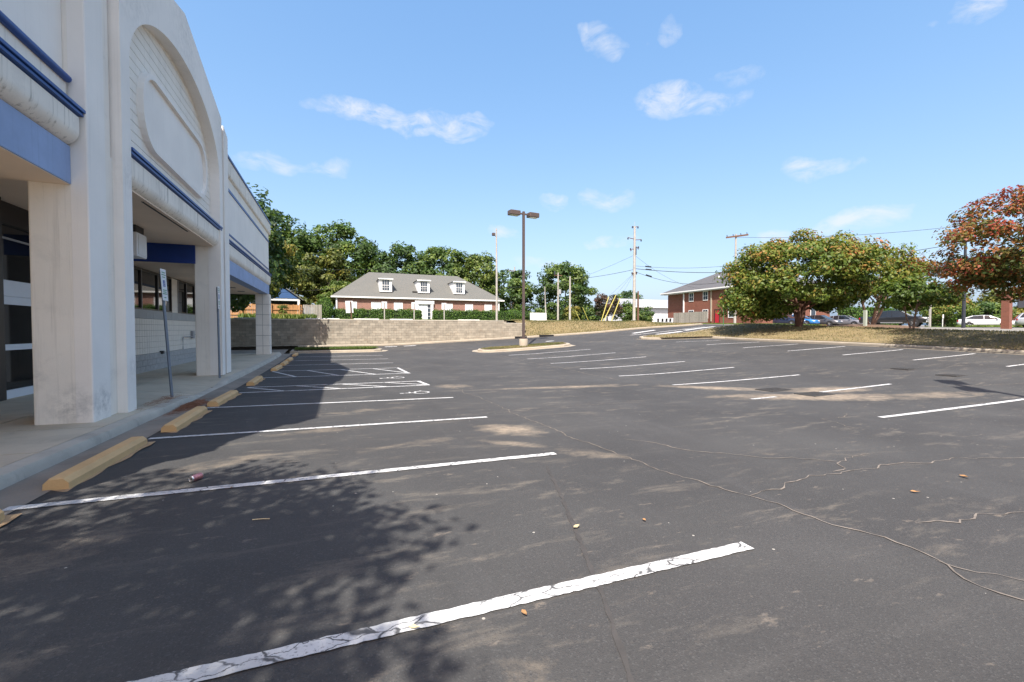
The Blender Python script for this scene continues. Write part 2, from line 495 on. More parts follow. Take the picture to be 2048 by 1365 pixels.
L_CRAPE = leaf_mat('leaf_turning', [(0, (0.044, 0.081, 0.012)), (.40, (0.101, 0.149, 0.019)), (.62, (0.180, 0.180, 0.028)), (.82, (0.289, 0.144, 0.038)), (1, (0.329, 0.101, 0.038))])
L_RED = leaf_mat('leaf_red', [(0, (.045, .075, .014)), (.30, (.10, .11, .022)), (.5, (.24, .115, .03)), (.8, (.27, .062, .028)), (1, (.24, .035, .026))])
L_BURG = leaf_mat('leaf_burgundy', [(0, (.03, .03, .016)), (.5, (.06, .05, .03)), (1, (.12, .06, .045))])
CORE = mat('hedge_core', (.012, .022, .007), .95, .2, 8)

# ------------------------------------------------------------------ mesh helpers


def setp(o, label=None, cat=None, group=None, kind=None):
    if label: o['label'] = label
    if cat: o['category'] = cat
    if group: o['group'] = group
    if kind: o['kind'] = kind
    return o


OFF = {}      # world offset of each object with unrotated placement


def thing(name, loc, label, cat, group=None, rz=0.0):
    o = bpy.data.objects.new(name, None)
    o.empty_display_size = .2
    COL.objects.link(o)
    o.location = loc
    o.rotation_euler = (0, 0, rz)
    OFF[o.name] = Vector(loc)
    return setp(o, label, cat, group)


class MB:
    def __init__(s):
        s.v = []
        s.f = []
        s.mi = []
        s.cur = 0

    def add(s, vs, fs):
        b = len(s.v)
        s.v += [tuple(p) for p in vs]
        for f in fs:
            s.f.append([i + b for i in f])
            s.mi.append(s.cur)

    def box(s, x0, x1, y0, y1, z0, z1):
        s.add([(x0, y0, z0), (x1, y0, z0), (x1, y1, z0), (x0, y1, z0), (x0, y0, z1), (x1, y0, z1), (x1, y1, z1), (x0, y1, z1)],
              [(0, 3, 2, 1), (4, 5, 6, 7), (0, 1, 5, 4), (1, 2, 6, 5), (2, 3, 7, 6), (3, 0, 4, 7)])
        return s

    def tube(s, pts, rad, n=8, cap=True):
        pts = [Vector(p) for p in pts]
        if not isinstance(rad, (list, tuple)):
            rad = [rad] * len(pts)
        rings = []
        for i, p in enumerate(pts):
            d = (pts[min(i + 1, len(pts) - 1)] - pts[max(i - 1, 0)])
            d.normalize()
            a = d.cross(Vector((0, 0, 1)))
            if a.length < .05:
                a = Vector((1, 0, 0))
            a.normalize()
            b = d.cross(a)
            rings.append([p + (a * math.cos(2 * PI * k / n) + b * math.sin(2 * PI * k / n)) * rad[i] for k in range(n)])
        vs = [q for r in rings for q in r]
        fs = []
        for i in range(len(pts) - 1):
            for k in range(n):
                k2 = (k + 1) % n
                fs.append((i * n + k, i * n + k2, (i + 1) * n + k2, (i + 1) * n + k))
        if cap:
            fs.append(tuple(range(n)))
            fs.append(tuple(reversed(range((len(pts) - 1) * n, len(pts) * n))))
        s.add(vs, fs)
        return s

    def prism(s, poly, axis, a, b):
        """poly: 2-D outline; axis 'x' -> (y,z), 'y' -> (x,z), 'z' -> (x,y)"""
        def P(q, w):
            return {'x': (w, q[0], q[1]), 'y': (q[0], w, q[1]), 'z': (q[0], q[1], w)}[axis]
        n = len(poly)
        s.add([P(q, a) for q in poly] + [P(q, b) for q in poly],
              [tuple(range(n)), tuple(reversed(range(n, 2 * n)))] + [(i, i + n, (i + 1) % n + n, (i + 1) % n) for i in range(n)])
        return s

    def lathe(s, prof, n=16, c=(0, 0, 0)):
        vs = []
        for r, z in prof:
            for k in range(n):
                vs.append((c[0] + r * math.cos(2 * PI * k / n), c[1] + r * math.sin(2 * PI * k / n), c[2] + z))
        fs = []
        for i in range(len(prof) - 1):
            for k in range(n):
                k2 = (k + 1) % n
                fs.append((i * n + k, i * n + k2, (i + 1) * n + k2, (i + 1) * n + k))
        fs.append(tuple(reversed(range(n))))
        fs.append(tuple(range((len(prof) - 1) * n, len(prof) * n)))
        s.add(vs, fs)
        return s

    def mesh(s, name, m, off=(0, 0, 0), smooth=False):
        me = bpy.data.meshes.new(name)
        ox, oy, oz = off
        me.from_pydata([(x - ox, y - oy, z - oz) for x, y, z in s.v], [], s.f)
        for q in (m if isinstance(m, (list, tuple)) else [m]):
            me.materials.append(q)
        me.polygons.foreach_set('material_index', s.mi)
        bm = bmesh.new()
        bm.from_mesh(me)
        bmesh.ops.recalc_face_normals(bm, faces=bm.faces)
        bm.to_mesh(me)
        bm.free()
        if smooth:
            me.polygons.foreach_set('use_smooth', [True] * len(me.polygons))
            try:
                me.set_sharp_from_angle(angle=R(40))
            except Exception:
                pass
        me.update()
        return me

    def build(s, name, m, parent=None, world=True, smooth=False, bevel=0.0, bseg=2):
        """world=True: vertices are world coordinates, shifted into the parent's frame"""
        off = OFF.get(parent.name, Vector((0, 0, 0))) if (parent is not None and world) else Vector((0, 0, 0))
        o = bpy.data.objects.new(name, s.mesh(name, m, off, smooth))
        COL.objects.link(o)
        if parent is not None:
            o.parent = parent
        OFF[o.name] = off
        if bevel:
            b = o.modifiers.new('bevel', 'BEVEL')
            b.width = bevel
            b.segments = bseg
            b.limit_method = 'ANGLE'
            b.angle_limit = R(40)
        return o


def box(name, m, parent, x0, x1, y0, y1, z0, z1, bevel=0.0):
    return MB().box(x0, x1, y0, y1, z0, z1).build(name, m, parent, bevel=bevel)


def inst(name, me, parent, loc=(0, 0, 0), rz=0.0, world=True):
    """one more object sharing a mesh"""
    o = bpy.data.objects.new(name, me)
    COL.objects.link(o)
    off = OFF.get(parent.name, Vector((0, 0, 0))) if (parent is not None and world) else Vector((0, 0, 0))
    o.location = Vector(loc) - off
    o.rotation_euler = (0, 0, rz)
    if parent is not None:
        o.parent = parent
    OFF[o.name] = Vector(loc)
    return o


def copy_tree(o, parent=None):
    c = o.copy()
    COL.objects.link(c)
    if parent is not None:
        c.parent = parent
    for ch in list(o.children):
        copy_tree(ch, c)
    return c


def empty_frame(o):
    return OFF[o.name]


# ------------------------------------------------------------------ the lie of the land: x to the right of the shop front, y along it
XK = [-10, 3, 9.5, 15, 22, 28, 33, 36, 45, 68, 110]
YK = [-60, 0, 5, 9.5, 13, 16, 19.5, 24.5, 28, 30.5, 35, 45, 60, 80, 200]
ZT = {
    -10: [.10, .10, .08, .05, .03, .02, .02, .03, .06, .10, .28, .4, .4, .4, .4],
    3:   [.05, .03, .0, -.04, -.06, -.06, -.05, -.01, .05, .13, .36, .5, .5, .5, .5],
    9.5: [-.05, -.05, -.05, -.08, -.08, -.05, .0, .09, .20, .33, .62, .8, .8, .8, .8],
    15:  [-.05, -.05, -.03, .0, .05, .11, .19, .35, .50, .62, .88, 1.1, 1.2, 1.2, 1.2],
    22:  [.05, .15, .23, .30, .38, .45, .54, .73, .85, .97, 1.27, 1.7, 2.0, 2.2, 2.4],
    28:  [.2, .33, .42, .54, .63, .71, .77, .85, 1.08, 1.30, 1.72, 2.1, 2.5, 2.8, 3.2],
    33:  [.6, .85, 1.02, 1.18, 1.28, 1.38, 1.49, 1.63, 1.72, 1.80, 1.98, 2.25, 2.6, 2.9, 3.4],
    36:  [.7, .90, 1.05, 1.18, 1.25, 1.35, 1.50, 1.73, 1.88, 1.98, 2.12, 2.35, 2.68, 3.0, 3.6],
    45:  [1.0, 1.2, 1.35, 1.48, 1.56, 1.63, 1.74, 1.87, 1.94, 2.0, 2.12, 2.32, 2.68, 3.0, 3.6],
    68:  [1.5, 1.6, 1.66, 1.70, 1.73, 1.76, 1.80, 1.85, 1.88, 1.90, 1.95, 2.15, 2.85, 3.1, 3.6],
    110: [1.5, 1.6, 1.62, 1.65, 1.68, 1.7, 1.73, 1.77, 1.8, 1.82, 1.88, 2.0, 2.6, 3.0, 3.6]}
ZA = np.array([ZT[x] for x in XK])


def _pchip(xk, yk, x):
    xk = np.asarray(xk, float)
    i = int(np.clip(np.searchsorted(xk, x) - 1, 0, len(xk) - 2))
    h = np.diff(xk)
    d = np.diff(yk) / h

    def sl(j):
        if j == 0: return d[0]
        if j == len(xk) - 1: return d[-1]
        if d[j - 1] * d[j] <= 0: return 0.0
        return 2 * d[j - 1] * d[j] / (d[j - 1] + d[j])
    t = (x - xk[i]) / h[i]
    t = min(max(t, 0.0), 1.0)
    m0, m1 = sl(i) * h[i], sl(i + 1) * h[i]
    return (2 * t**3 - 3 * t**2 + 1) * yk[i] + (t**3 - 2 * t**2 + t) * m0 + (-2 * t**3 + 3 * t**2) * yk[i + 1] + (t**3 - t**2) * m1


_gc = {}


def G(x, y):
    k = (round(x, 3), round(y, 3))
    if k not in _gc:
        cols = _gc.get(('c', k[1]))
        if cols is None:
            cols = np.array([_pchip(YK, ZA[i], y) for i in range(len(XK))])
            _gc[('c', k[1])] = cols
        _gc[k] = float(_pchip(XK, cols, x))
    return _gc[k]


def inside(poly, x, y):
    c = False
    n = len(poly)
    for i in range(n):
        x1, y1 = poly[i]
        x2, y2 = poly[(i + 1) % n]
        if (y1 > y) != (y2 > y) and x < (x2 - x1) * (y - y1) / (y2 - y1) + x1:
            c = not c
    return c


def poly_sheet(poly, step, zf):
    """triangulated sheet over a polygon with inner grid points, heights from zf(x,y)"""
    pts = []
    n = len(poly)
    for i in range(n):
        a, b = Vector(poly[i]), Vector(poly[(i + 1) % n])
        k = max(1, int((b - a).length / step))
        for j in range(k):
            pts.append(a.lerp(b, j / k))
    nb = len(pts)
    edges = [(i, (i + 1) % nb) for i in range(nb)]
    xs = [p.x for p in pts]
    ys = [p.y for p in pts]
    gx = min(xs) + step * .5
    while gx < max(xs):
        gy = min(ys) + step * .5
        while gy < max(ys):
            if inside(poly, gx, gy) and min((p - Vector((gx, gy))).length for p in pts) > step * .4:
                pts.append(Vector((gx, gy)))
            gy += step
        gx += step
    r = delaunay_2d_cdt(pts, edges, [], 1, 1e-5)
    mb = MB()
    mb.add([(p.x, p.y, zf(p.x, p.y)) for p in r[0]], [tuple(f) for f in r[2]])
    return mb


def grid_sheet(xs, ys, zf, keep=None):
    mb = MB()
    nx, ny = len(xs), len(ys)
    vs = [(x, y, zf(x, y)) for y in ys for x in xs]
    fs = []
    for j in range(ny - 1):
        for i in range(nx - 1):
            if keep and not keep((xs[i] + xs[i + 1]) / 2, (ys[j] + ys[j + 1]) / 2):
                continue
            fs.append((j * nx + i, j * nx + i + 1, (j + 1) * nx + i + 1, (j + 1) * nx + i))
    mb.add(vs, fs)
    return mb


def sweep(path, prof, zf, closed=False):
    """sweep a kerb profile [(offset to the left of travel, height above zf)] along a 2-D path"""
    pts = [Vector(p) for p in path]
    n = len(pts)
    vs = []
    m = len(prof)
    for i, p in enumerate(pts):
        if closed:
            d = pts[(i + 1) % n] - pts[i - 1]
        else:
            d = pts[min(i + 1, n - 1)] - pts[max(i - 1, 0)]
        d.normalize()
        nr = Vector((-d.y, d.x))
        z = zf(p.x, p.y)
        for o, h in prof:
            q = p + nr * o
            hh = h(p.x, p.y) if callable(h) else h
            vs.append((q.x, q.y, z + hh))
    fs = []
    for i in range(n if closed else n - 1):
        j = (i + 1) % n
        for k in range(m - 1):
            fs.append((i * m + k, i * m + k + 1, j * m + k + 1, j * m + k))
    if not closed:
        fs.append(tuple(range(m)))
        fs.append(tuple(reversed(range((n - 1) * m, n * m))))
    mb = MB()
    mb.add(vs, fs)
    return mb


def resample(path, step, closed=False):
    pts = [Vector(p) for p in path]
    if closed:
        pts.append(pts[0])
    out = []
    for a, b in zip(pts[:-1], pts[1:]):
        k = max(1, int(round((b - a).length / step)))
        for j in range(k):
            out.append(tuple(a.lerp(b, j / k)))
    if not closed:
        out.append(tuple(pts[-1]))
    return out


def frange(a, b, s):
    n = int(round((b - a) / s))
    return [a + (b - a) * i / n for i in range(n + 1)]


# ------------------------------------------------------------------ ground, lot, verge, road
setp(grid_sheet([-900, 900], [-900, 900], lambda x, y: -.7).build('ground', EARTH), kind='structure')

VERGE = [(28.0, -60), (28.0, 25.6), (27.6, 26.6), (26.8, 27.0), (23.2, 27.3), (22.5, 27.8), (22.25, 28.4), (22.5, 29.0), (23.2, 29.4),
         (30.0, 30.1), (34.5, 30.5), (36.0, 31.0), (36.0, -60)]
ISLAND = [(9.2, 26.95), (14.6, 26.95), (15.3, 27.3), (15.5, 27.9), (15.2, 28.6), (14.5, 28.9), (9.6, 28.9), (8.9, 28.5), (8.65, 27.9), (8.8, 27.3)]
STRIP = [(-2.75, 30.75), (2.3, 30.75), (2.75, 31.0), (2.9, 31.4), (2.6, 31.8), (2.0, 31.95), (-2.75, 31.95)]


def shrink(poly, d):
    cx = sum(p[0] for p in poly) / len(poly)
    cy = sum(p[1] for p in poly) / len(poly)
    return [(x - d * (1 if x > cx else -1), y - d * (1 if y > cy else -1)) for x, y in poly]


VI = [(x + .7, y) if x < 30 and y < 26 else (x + .5, y - .0) for x, y in VERGE]
lot = grid_sheet(frange(-2.65, 36, .55), [-60, -45, -35, -28, -22, -17, -13, -10] + frange(-8, 35.1, .5), G,
                 lambda x, y: not (inside(VERGE, x, y) and inside(VERGE, x - .9, y) and (inside(VERGE, x, y + .7) or y < 20) and inside(VERGE, x, y - .7)))
LOT = setp(lot.build('parking_lot', ASPH, smooth=True), kind='structure')


def strip_mesh(pts, w, dz=.008, jag=0.0, taper=False, rnd=random, step=.4):
    """flat painted strip that follows the ground"""
    P = [Vector(p) for p in pts]
    q = []
    for a, b in zip(P[:-1], P[1:]):
        k = max(1, int((b - a).length / step))
        q += [a.lerp(b, j / k) for j in range(k)]
    q.append(P[-1])
    vs = []
    for i, p in enumerate(q):
        d = q[min(i + 1, len(q) - 1)] - q[max(i - 1, 0)]
        d.normalize()
        nr = Vector((-d.y, d.x))
        for s_ in (-1, 1):
            ww = w * .5 * (1 + (rnd.random() - .5) * jag) * (.15 if taper and i in (0, len(q) - 1) else 1)
            e = p + nr * ww * s_
            vs.append((e.x, e.y, G(e.x, e.y) + dz))
    mb = MB()
    mb.add(vs, [(2 * i, 2 * i + 1, 2 * i + 3, 2 * i + 2) for i in range(len(q) - 1)])
    return mb


SW = 2.743
U0 = 2.13
AY = [2.13, 4.87, 7.62, 10.36, 13.10, 16.97, 22.26, 25.0, 27.74]
A2 = (14.24, 19.45)
LINES = []
VR = 2.57
for i, y in enumerate(AY):
    xl = -2.55 if i not in (4, 5) else -2.35
    ya, yb = {0: (2.34, 2.31), 1: (5.15, 5.02), 2: (7.86, 7.71), 3: (10.70, 10.38)}.get(i, (y + (.03 if i % 2 else -.02), y))
    LINES.append(((xl - (.15 if i == 1 else 0), ya), (VR + (0.03 if i % 2 else 0) + (.2 if i == 0 else 0), yb)))
for y in A2:
    LINES.append(((-2.35, y), (2.5, y)))
LINES.append(((-2.55, -.6), (2.57, -.6)))
for k in range(8):
    y = 5.08 + SW * k
    if k == 1:
        LINES.append(((9.22, y - .18), (10.1, y - .13)))
        LINES.append(((11.9, y - .05), (15.2, y + .1)))
    elif k < 8:
        LINES.append(((9.46, y), (15.07, y + .02)))
LINES.append(((9.46, 5.08 - SW), (15.07, 5.1 - SW)))
for k in range(-1, 7):
    LINES.append(((22.2, 8.03 + SW * k), (26.9 if k < 6 else 26.3, 8.03 + SW * k)))
for a, b in LINES:
    near = a[1] < 8.5 and a[0] < 0
    strip_mesh([a, b], .108, jag=.16 if near else .10, step=.035 if near else .4).build('stall_line', PAINT, LOT)
for y0, y1, xr in ((13.10, 14.24, 2.5), (16.97, 19.45, 2.5)):
    strip_mesh([(2.52, y0 + .04), (2.42, y1 - .04)], .12).build('hatch_line', PAINT, LOT)
    n = 4
    for k in range(n):
        xa = -2.35 + k * 1.25
        strip_mesh([(xa, y1 - .05), (xa + (1.0 if k == 0 else 1.15), y0 + .05)], .10).build('hatch_line', PAINT, LOT)
# driveway markings up by the road, and the stop marks by the end kerb
for a, b, w in [((3.3, 33.9), (4.2, 33.9), .28), ((4.7, 33.9), (5.6, 33.95), .28), ((24.6, 32.6), (27.6, 33.3), .35), ((23.6, 31.6), (33, 32.6), .12),
                ((25.8, 30.9), (29.0, 31.3), .35), ((29.6, 31.6), (33.6, 32.0), .45), ((15.3, 31.2), (16.0, 31.25), .3)]:
    strip_mesh([a, b], w).build('arrow_mark', PAINT, LOT)


def isa(cx, cy, s, name='wheelchair_symbol'):
    """wheelchair symbol painted with its head towards the shop (-x)"""
    mb = MB()

    def poly(pts):
        w = [(cx - q[1] * s, cy + q[0] * s) for q in pts]
        mb.add([(x, y, G(x, y) + .009) for x, y in w], [tuple(range(len(w)))])

    def line(pts, w):
        for (ax, ay), (bx, by) in zip(pts[:-1], pts[1:]):
            d = Vector((bx - ax, by - ay)); d.normalize()
            n = Vector((-d.y, d.x)) * w * .5
            poly([(ax + n.x, ay + n.y), (ax - n.x, ay - n.y), (bx - n.x, by - n.y), (bx + n.x, by + n.y)])
    poly([(-.10 + .115 * math.cos(a), .86 + .115 * math.sin(a)) for a in [2 * PI * i / 14 for i in range(14)]])
    line([(-.08, .74), (-.06, .22)], .13)
    line([(-.06, .48), (.26, .48)], .085)
    line([(-.06, .22), (.28, .22), (.42, -.12), (.56, -.06)], .10)
    arc = [(-.02 + .40 * math.cos(a), .0 + .40 * math.sin(a)) for a in [R(125 + 215 * i / 20) for i in range(21)]]
    line(arc, .095)
    o = mb.build(name, PAINT, LOT)
    return o


isa(2.02, 11.6, .55)
isa(1.9, 15.55, .60)

# cracks: tan dust-filled lines in the sealcoat
rc = random.Random(11)


def crack(pts, w, m, dz=.006, amp=.05, name='crack', par=None):
    P = [Vector(p) for p in pts]
    q = []
    for a, b in zip(P[:-1], P[1:]):
        L = (b - a).length
        k = max(2, int(L / .075))
        n = Vector((-(b - a).y, (b - a).x)).normalized()
        off = 0
        for j in range(k):
            off = off * .8 + rc.uniform(-amp, amp) * .85
            q.append(a.lerp(b, j / k) + n * off * min(1, 3.2 * j / k, 3.2 * (k - j) / k))
    q.append(P[-1])
    vs = []
    for i, p in enumerate(q):
        d = (q[min(i + 1, len(q) - 1)] - q[max(i - 1, 0)]).normalized()
        nr = Vector((-d.y, d.x))
        ww = w * .5 * rc.uniform(.35, 1.5) * (0.25 if i in (0, len(q) - 1) else 1)
        for s_ in (-1, 1):
            e = p + nr * ww * s_
            vs.append((e.x, e.y, G(e.x, e.y) + dz))
    mb = MB()
    mb.add(vs, [(2 * i, 2 * i + 1, 2 * i + 3, 2 * i + 2) for i in range(len(q) - 1)])
    return mb.build(name, m, par or LOT)


for pts, w in [([(3.1, 13.1), (3.2, 9.6), (3.24, 6.65), (3.32, 5.0), (3.37, 4.13), (3.65, 3.03), (3.87, 2.03), (3.66, 1.41), (3.7, 1.1), (3.75, -2)], .013),
               ([(3.65, 3.03), (4.1, 3.05), (4.58, 3.19), (5.44, 3.21), (6.2, 3.2), (6.9, 3.1)], .012),
               ([(3.9, 5.4), (4.3, 4.6), (5.0, 3.9), (5.7, 3.5)], .014), ([(5.2, 3.25), (5.6, 3.45), (6.5, 3.6)], .012),
               ([(6.9, 3.1), (7.8, 2.9), (8.6, 2.6)], .012), ([(9.0, 24.5), (8.8, 20), (8.9, 15.5), (8.7, 12.2)], .02),
               ([(3.15, 8.1), (4.5, 8.4), (6.6, 8.2)], .012), ([(4.4, 2.1), (5.6, 1.9), (6.4, 1.6)], .012), ([(12, 10.5), (14.5, 11.5), (18, 10.8)], .014),
               ([(8, 4.6), (8.3, 5.4), (9.2, 5.5)], .012), ([(15.4, 7.2), (19, 6.0), (25, 5.4)], .02), ([(3.8, 1.7), (3.95, 1.45), (4.1, 1.2)], .012)]:
    crack(pts, w, CRACKF)
crack([(2.27, 4.6), (2.02, 3.83), (1.63, 2.71), (1.41, 2.1), (1.22, 1.63), (.9, .9)], .030, SEAM, .004, .010, 'seal_seam')

# verge between the lot and the road: kerb, sloping dry grass
SUB = {}


def vz(x, y):
    e = 9.0
    for i in range(len(VERGE) - 3):
        a, b = Vector(VERGE[i]), Vector(VERGE[i + 1])
        ab = b - a
        t = max(0, min(1, (Vector((x, y)) - a).dot(ab) / ab.length_squared))
        e = min(e, (a + ab * t - Vector((x, y))).length)
    return G(x, y) + .13 + .10 * min(1, e / 1.5) + (.05 * math.sin(x * 1.7 + y * .9) if e > 1 else 0) * .4


VP = [(28.25, -60), (28.25, 25.5), (27.8, 26.4), (26.9, 26.75)] + [(23.3, 27.1), (22.8, 27.9), (22.6, 28.4), (22.8, 28.9), (23.4, 29.2), (30, 29.9), (34.4, 30.3), (35.9, 30.6), (35.9, -60)]
vs_near = [(28.25, -12)] + VP[1:-1] + [(35.9, -12)]
setp(poly_sheet(vs_near, .6, vz).build('grass_verge', DRYG, smooth=True), kind='structure')
setp(grid_sheet([28.25, 32, 35.9], [-60, -40, -12], vz).build('grass_verge', DRYG), kind='structure')
KP = [(0, -.15), (0, .10), (.03, .135), (.24, .145), (.30, .13), (.30, -.1)]
kpath = resample([(27.98, -50), (27.98, 25.6), (27.6, 26.6), (26.8, 27.0), (23.2, 27.3), (22.5, 27.8), (22.25, 28.4), (22.5, 29.0), (23.2, 29.4), (30.0, 30.1), (34.5, 30.5)], .5)
KPr = [(-o, h) for o, h in KP]
setp(sweep(kpath, KPr, G).build('kerb', KERBL), kind='structure')
setp(sweep(kpath, [(.45, .004), (.45, -.1), (0, -.1), (0, .010)], G).build('gutter', KERBL), kind='structure')

# lamp island
IS = resample(ISLAND, .4, True)
setp(sweep(IS, KP, G, True).build('kerb', KERBL), kind='structure')
setp(sweep(IS, [(0, .012), (-.38, .008), (-.38, -.1)], G, True).build('gutter', KERBL), kind='structure')
isl_in = shrink(ISLAND, .2)
setp(poly_sheet(isl_in, .5, lambda x, y: G(x, y) + .16).build('island_soil', DRYG), kind='structure')
# end strip
ST = resample(STRIP, .4, True)
setp(sweep(ST, KP, G, True).build('kerb', KERBL), kind='structure')
setp(sweep(resample(STRIP[:5], .4), [(0, .012), (-.42, .008), (-.42, -.1)], G).build('gutter', KERBL), kind='structure')
setp(poly_sheet(shrink(STRIP, .2), .5, lambda x, y: G(x, y) + .20).build('strip_soil', GREENG), kind='structure')

# bank and kerb along the wall side of the driveway
WY = 36.0
setp(sweep(resample([(-2.6, 35.0), (34.0, 35.0), (35.5, 35.3), (36.3, 36.2)], .5), KP, G).build('kerb', KERBL), kind='structure')
setp(grid_sheet(frange(-25, 15.7, .7), [35.25, WY + .1], lambda x, y: G(x, 35) + .13).build('wall_footing', KERBL), kind='structure')
PLAT = 2.42


def bankz(x, y):
    a = G(x, 35) + .14
    t = (y - 35.25) / 3.6
    t = max(0, min(1, t))
    t = t * t * (3 - 2 * t)
    top = PLAT + .035 * max(0, y - 39) + (.06 * math.sin(x * .9) if y > 35.6 else 0)
    if x > 30:
        w = min(1, (x - 30) / 5.5)
        top = top * (1 - w) + (G(36, max(y, 35)) + .05) * w
    return a * (1 - t) + top * t


setp(grid_sheet(frange(15.5, 35.7, .5), frange(35.25, 45.25, .5), bankz).build('grass_bank', DRYG, smooth=True), kind='structure')


def plat(x, y):
    if y < 45:
        return PLAT
    return PLAT + .215 + .028 * (y - 45) if y < 70 else PLAT + .92 + .012 * (y - 70)


setp(grid_sheet([-120, -60, -30, 15.5], [WY + .1, 40, 45, 54, 62, 70, 250], lambda x, y: plat(x, y) if y > 37 else PLAT).build('upper_terrace', GREENG), kind='structure')
setp(grid_sheet([15.5, 26, 35.7], [45.24, 54, 62, 70, 250], plat).build('upper_terrace', GREENG), kind='structure')

# road and the land beyond it
setp(grid_sheet([35.85, 38, 42, 45] + [50, 56, 62, 68, 80, 110, 250], [-60, -20, 0, 5, 9, 13, 16, 19, 22, 25, 28, 31, 35, 40, 45, 52, 60, 70, 80, 120, 250],
                lambda x, y: G(min(x, 110), min(y, 200)) - .03).build('east_ground', ROADM, smooth=True), kind='structure')
setp(grid_sheet([36.05, 38, 40, 42, 44], [-60, -20, 0, 5, 9, 13, 16, 19, 22, 25, 28, 31, 35, 40, 45, 52, 60, 70, 80, 120, 200],
                lambda x, y: G(x, y) + .015).build('road', ROADM, smooth=True), kind='structure')
setp(poly_sheet([(46, 36), (57, 36), (57, 43), (56, 70), (46, 70)], 2.5, lambda x, y: G(x, y) + .05).build('lawn', GREENG), kind='structure')
setp(poly_sheet([(57, 27.0), (75, 34), (92, 40), (92, 30), (74, 24.5), (66, 22.6)][::-1], 2.0, lambda x, y: G(x, y) - .005 + (.05 if x > 60 else .0)).build('lawn', GREENG), kind='structure')
MUL = [(41.8 + 3.2 * math.cos(a) * 1.0, 23.6 + 3.4 * math.sin(a)) for a in [2 * PI * i / 22 for i in range(22)]]
setp(poly_sheet(MUL, .6, lambda x, y: G(x, y) + .04 + .22 * max(0, 1 - ((x - 41.8) ** 2 + (y - 23.6) ** 2) / 11.0)).build('mulch_bed', MULCH, smooth=True), kind='structure')

# ------------------------------------------------------------------ sidewalk along the shop front


def kh(x, y):
    a, b = 12.9, 14.6
    d = max(a - y, y - b, 0)
    return .015 + .115 * min(1, d / 1.1)


KX = -3.05
kp2 = resample([(KX, -14), (KX, 29.2), (KX - .12, 29.9), (KX - .5, 30.3), (KX - 1.2, 30.5)], .4)
setp(sweep(kp2, [(-.01, -.15), (.0, lambda x, y: kh(x, y) * .6), (.03, kh), (.12, lambda x, y: kh(x, y) + .012), (.20, lambda x, y: kh(x, y) + .012), (.20, -.2)], G).build('kerb', KERB, smooth=True), kind='structure')
setp(grid_sheet([-3.06, -2.85, -2.6], frange(-14, 30.4, .8), lambda x, y: G(x, y) + (.012 if x < -3 else .006)).build('gutter', GUTTER), kind='structure')
WALK = setp(grid_sheet([-25, -6.5, -3.2], [-14, 0, 10, 20, 30.6, 35.0], lambda x, y: .0 if y < 31 else .2).build('sidewalk', GUTTER), kind='structure')
ys = frange(-12, 30.3, 1.55)
for a, b in zip(ys[:-1], ys[1:]):
    for x0, x1 in ((-3.25, -4.75), (-4.76, -6.5)):
        def zz(x, y):
            k = kh(x, y) + G(-3.05, y) + .012
            t = (-3.25 - x) / 3.25
            return k if x > -3.3 else max(k * (1 - min(1, t * 2.2)) + .16 * min(1, t * 2.2), .0) + .03 * t
        mb = MB()
        e = .011
        c = [(x0 - e, a + e), (x1 + e, a + e), (x1 + e, b - e), (x0 - e, b - e)]
        mb.add([(x, y, zz(x, y)) for x, y in c] + [(x, y, -.1) for x, y in c], [(0, 1, 2, 3), (4, 7, 6, 5), (0, 4, 5, 1), (1, 5, 6, 2), (2, 6, 7, 3), (3, 7, 4, 0)])
        mb.build('slab', CONC, WALK)

exec_store = True
# ------------------------------------------------------------------ the shop
ST_ = thing('shop_building', (-4.0, 13.3, .15), 'long white stucco shop with a gabled arch entrance and blue trim bands', 'building')


def gable(y):
    return 8.2 + (9.42 - 8.2) * (1 - abs(y - 13.3) / 4.55)


YL, YR = 3.5, 29.7
# body behind the fronts
mb = MB()
mb.box(-25, -6.6, YL, YR - .3, .1, 7.3)
mb.build('back_wall', STUCCO, ST_)
MB().box(-6.62, -3.95, YL + .02, 8.76, 4.0, 7.5).build('upper_wall', STUCCO, ST_)
MB().box(-6.62, -3.95, 17.84, YR - .03, 3.95, 7.5).build('upper_wall', STUCCO, ST_)
# tower body with gable
MB().prism([(8.77, 4.5), (17.83, 4.5), (17.83, gable(17.83)), (13.3, gable(13.3)), (8.77, gable(8.77))], 'x', -6.6, -3.74).build('tower_wall', STUCCO, ST_)
# arch plate
arc = []
for i in range(41):
    a = PI * i / 40
    arc.append((13.275 - 3.275 * math.cos(a), 6.4 + 1.8 * math.sin(a)))
poly = [(9.64, .14), (10.0, .14)] + arc + [(16.55, .14), (16.93, .14), (16.93, gable(16.93)), (13.3, gable(13.3)), (9.64, gable(9.64))]
MB().prism(poly, 'x', -3.76, -3.42).build('arch_frame', STUCCOP, ST_)
for a, b in ((8.75, 9.33), (17.25, 17.85)):
    MB().prism([(a, .13), (b, .13), (b, gable(b) - .0), (a, gable(a))], 'x', -3.76, -3.53 if a < 10 else -3.43).build('pilaster_strip', STUCCOP, ST_, bevel=.02)
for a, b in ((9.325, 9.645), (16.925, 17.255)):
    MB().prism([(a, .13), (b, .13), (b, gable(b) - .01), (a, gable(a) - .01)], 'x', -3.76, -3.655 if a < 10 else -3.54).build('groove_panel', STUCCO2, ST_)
# pillars under the tower
for a, b, x0 in ((8.752, 9.99, -4.24), (16.56, 17.848, -4.14)):
    MB().box(x0, -3.56 if a < 10 else -3.54, a, b, .13, 4.55).build('pillar', STUCCO, ST_, bevel=.025)
# tower side corner above left canopy
MB().prism([(8.752, 4.5), (9.6, 4.5), (9.6, 8.25), (8.752, 8.2)], 'x', -4.1, -3.57).build('tower_corner', STUCCO, ST_)
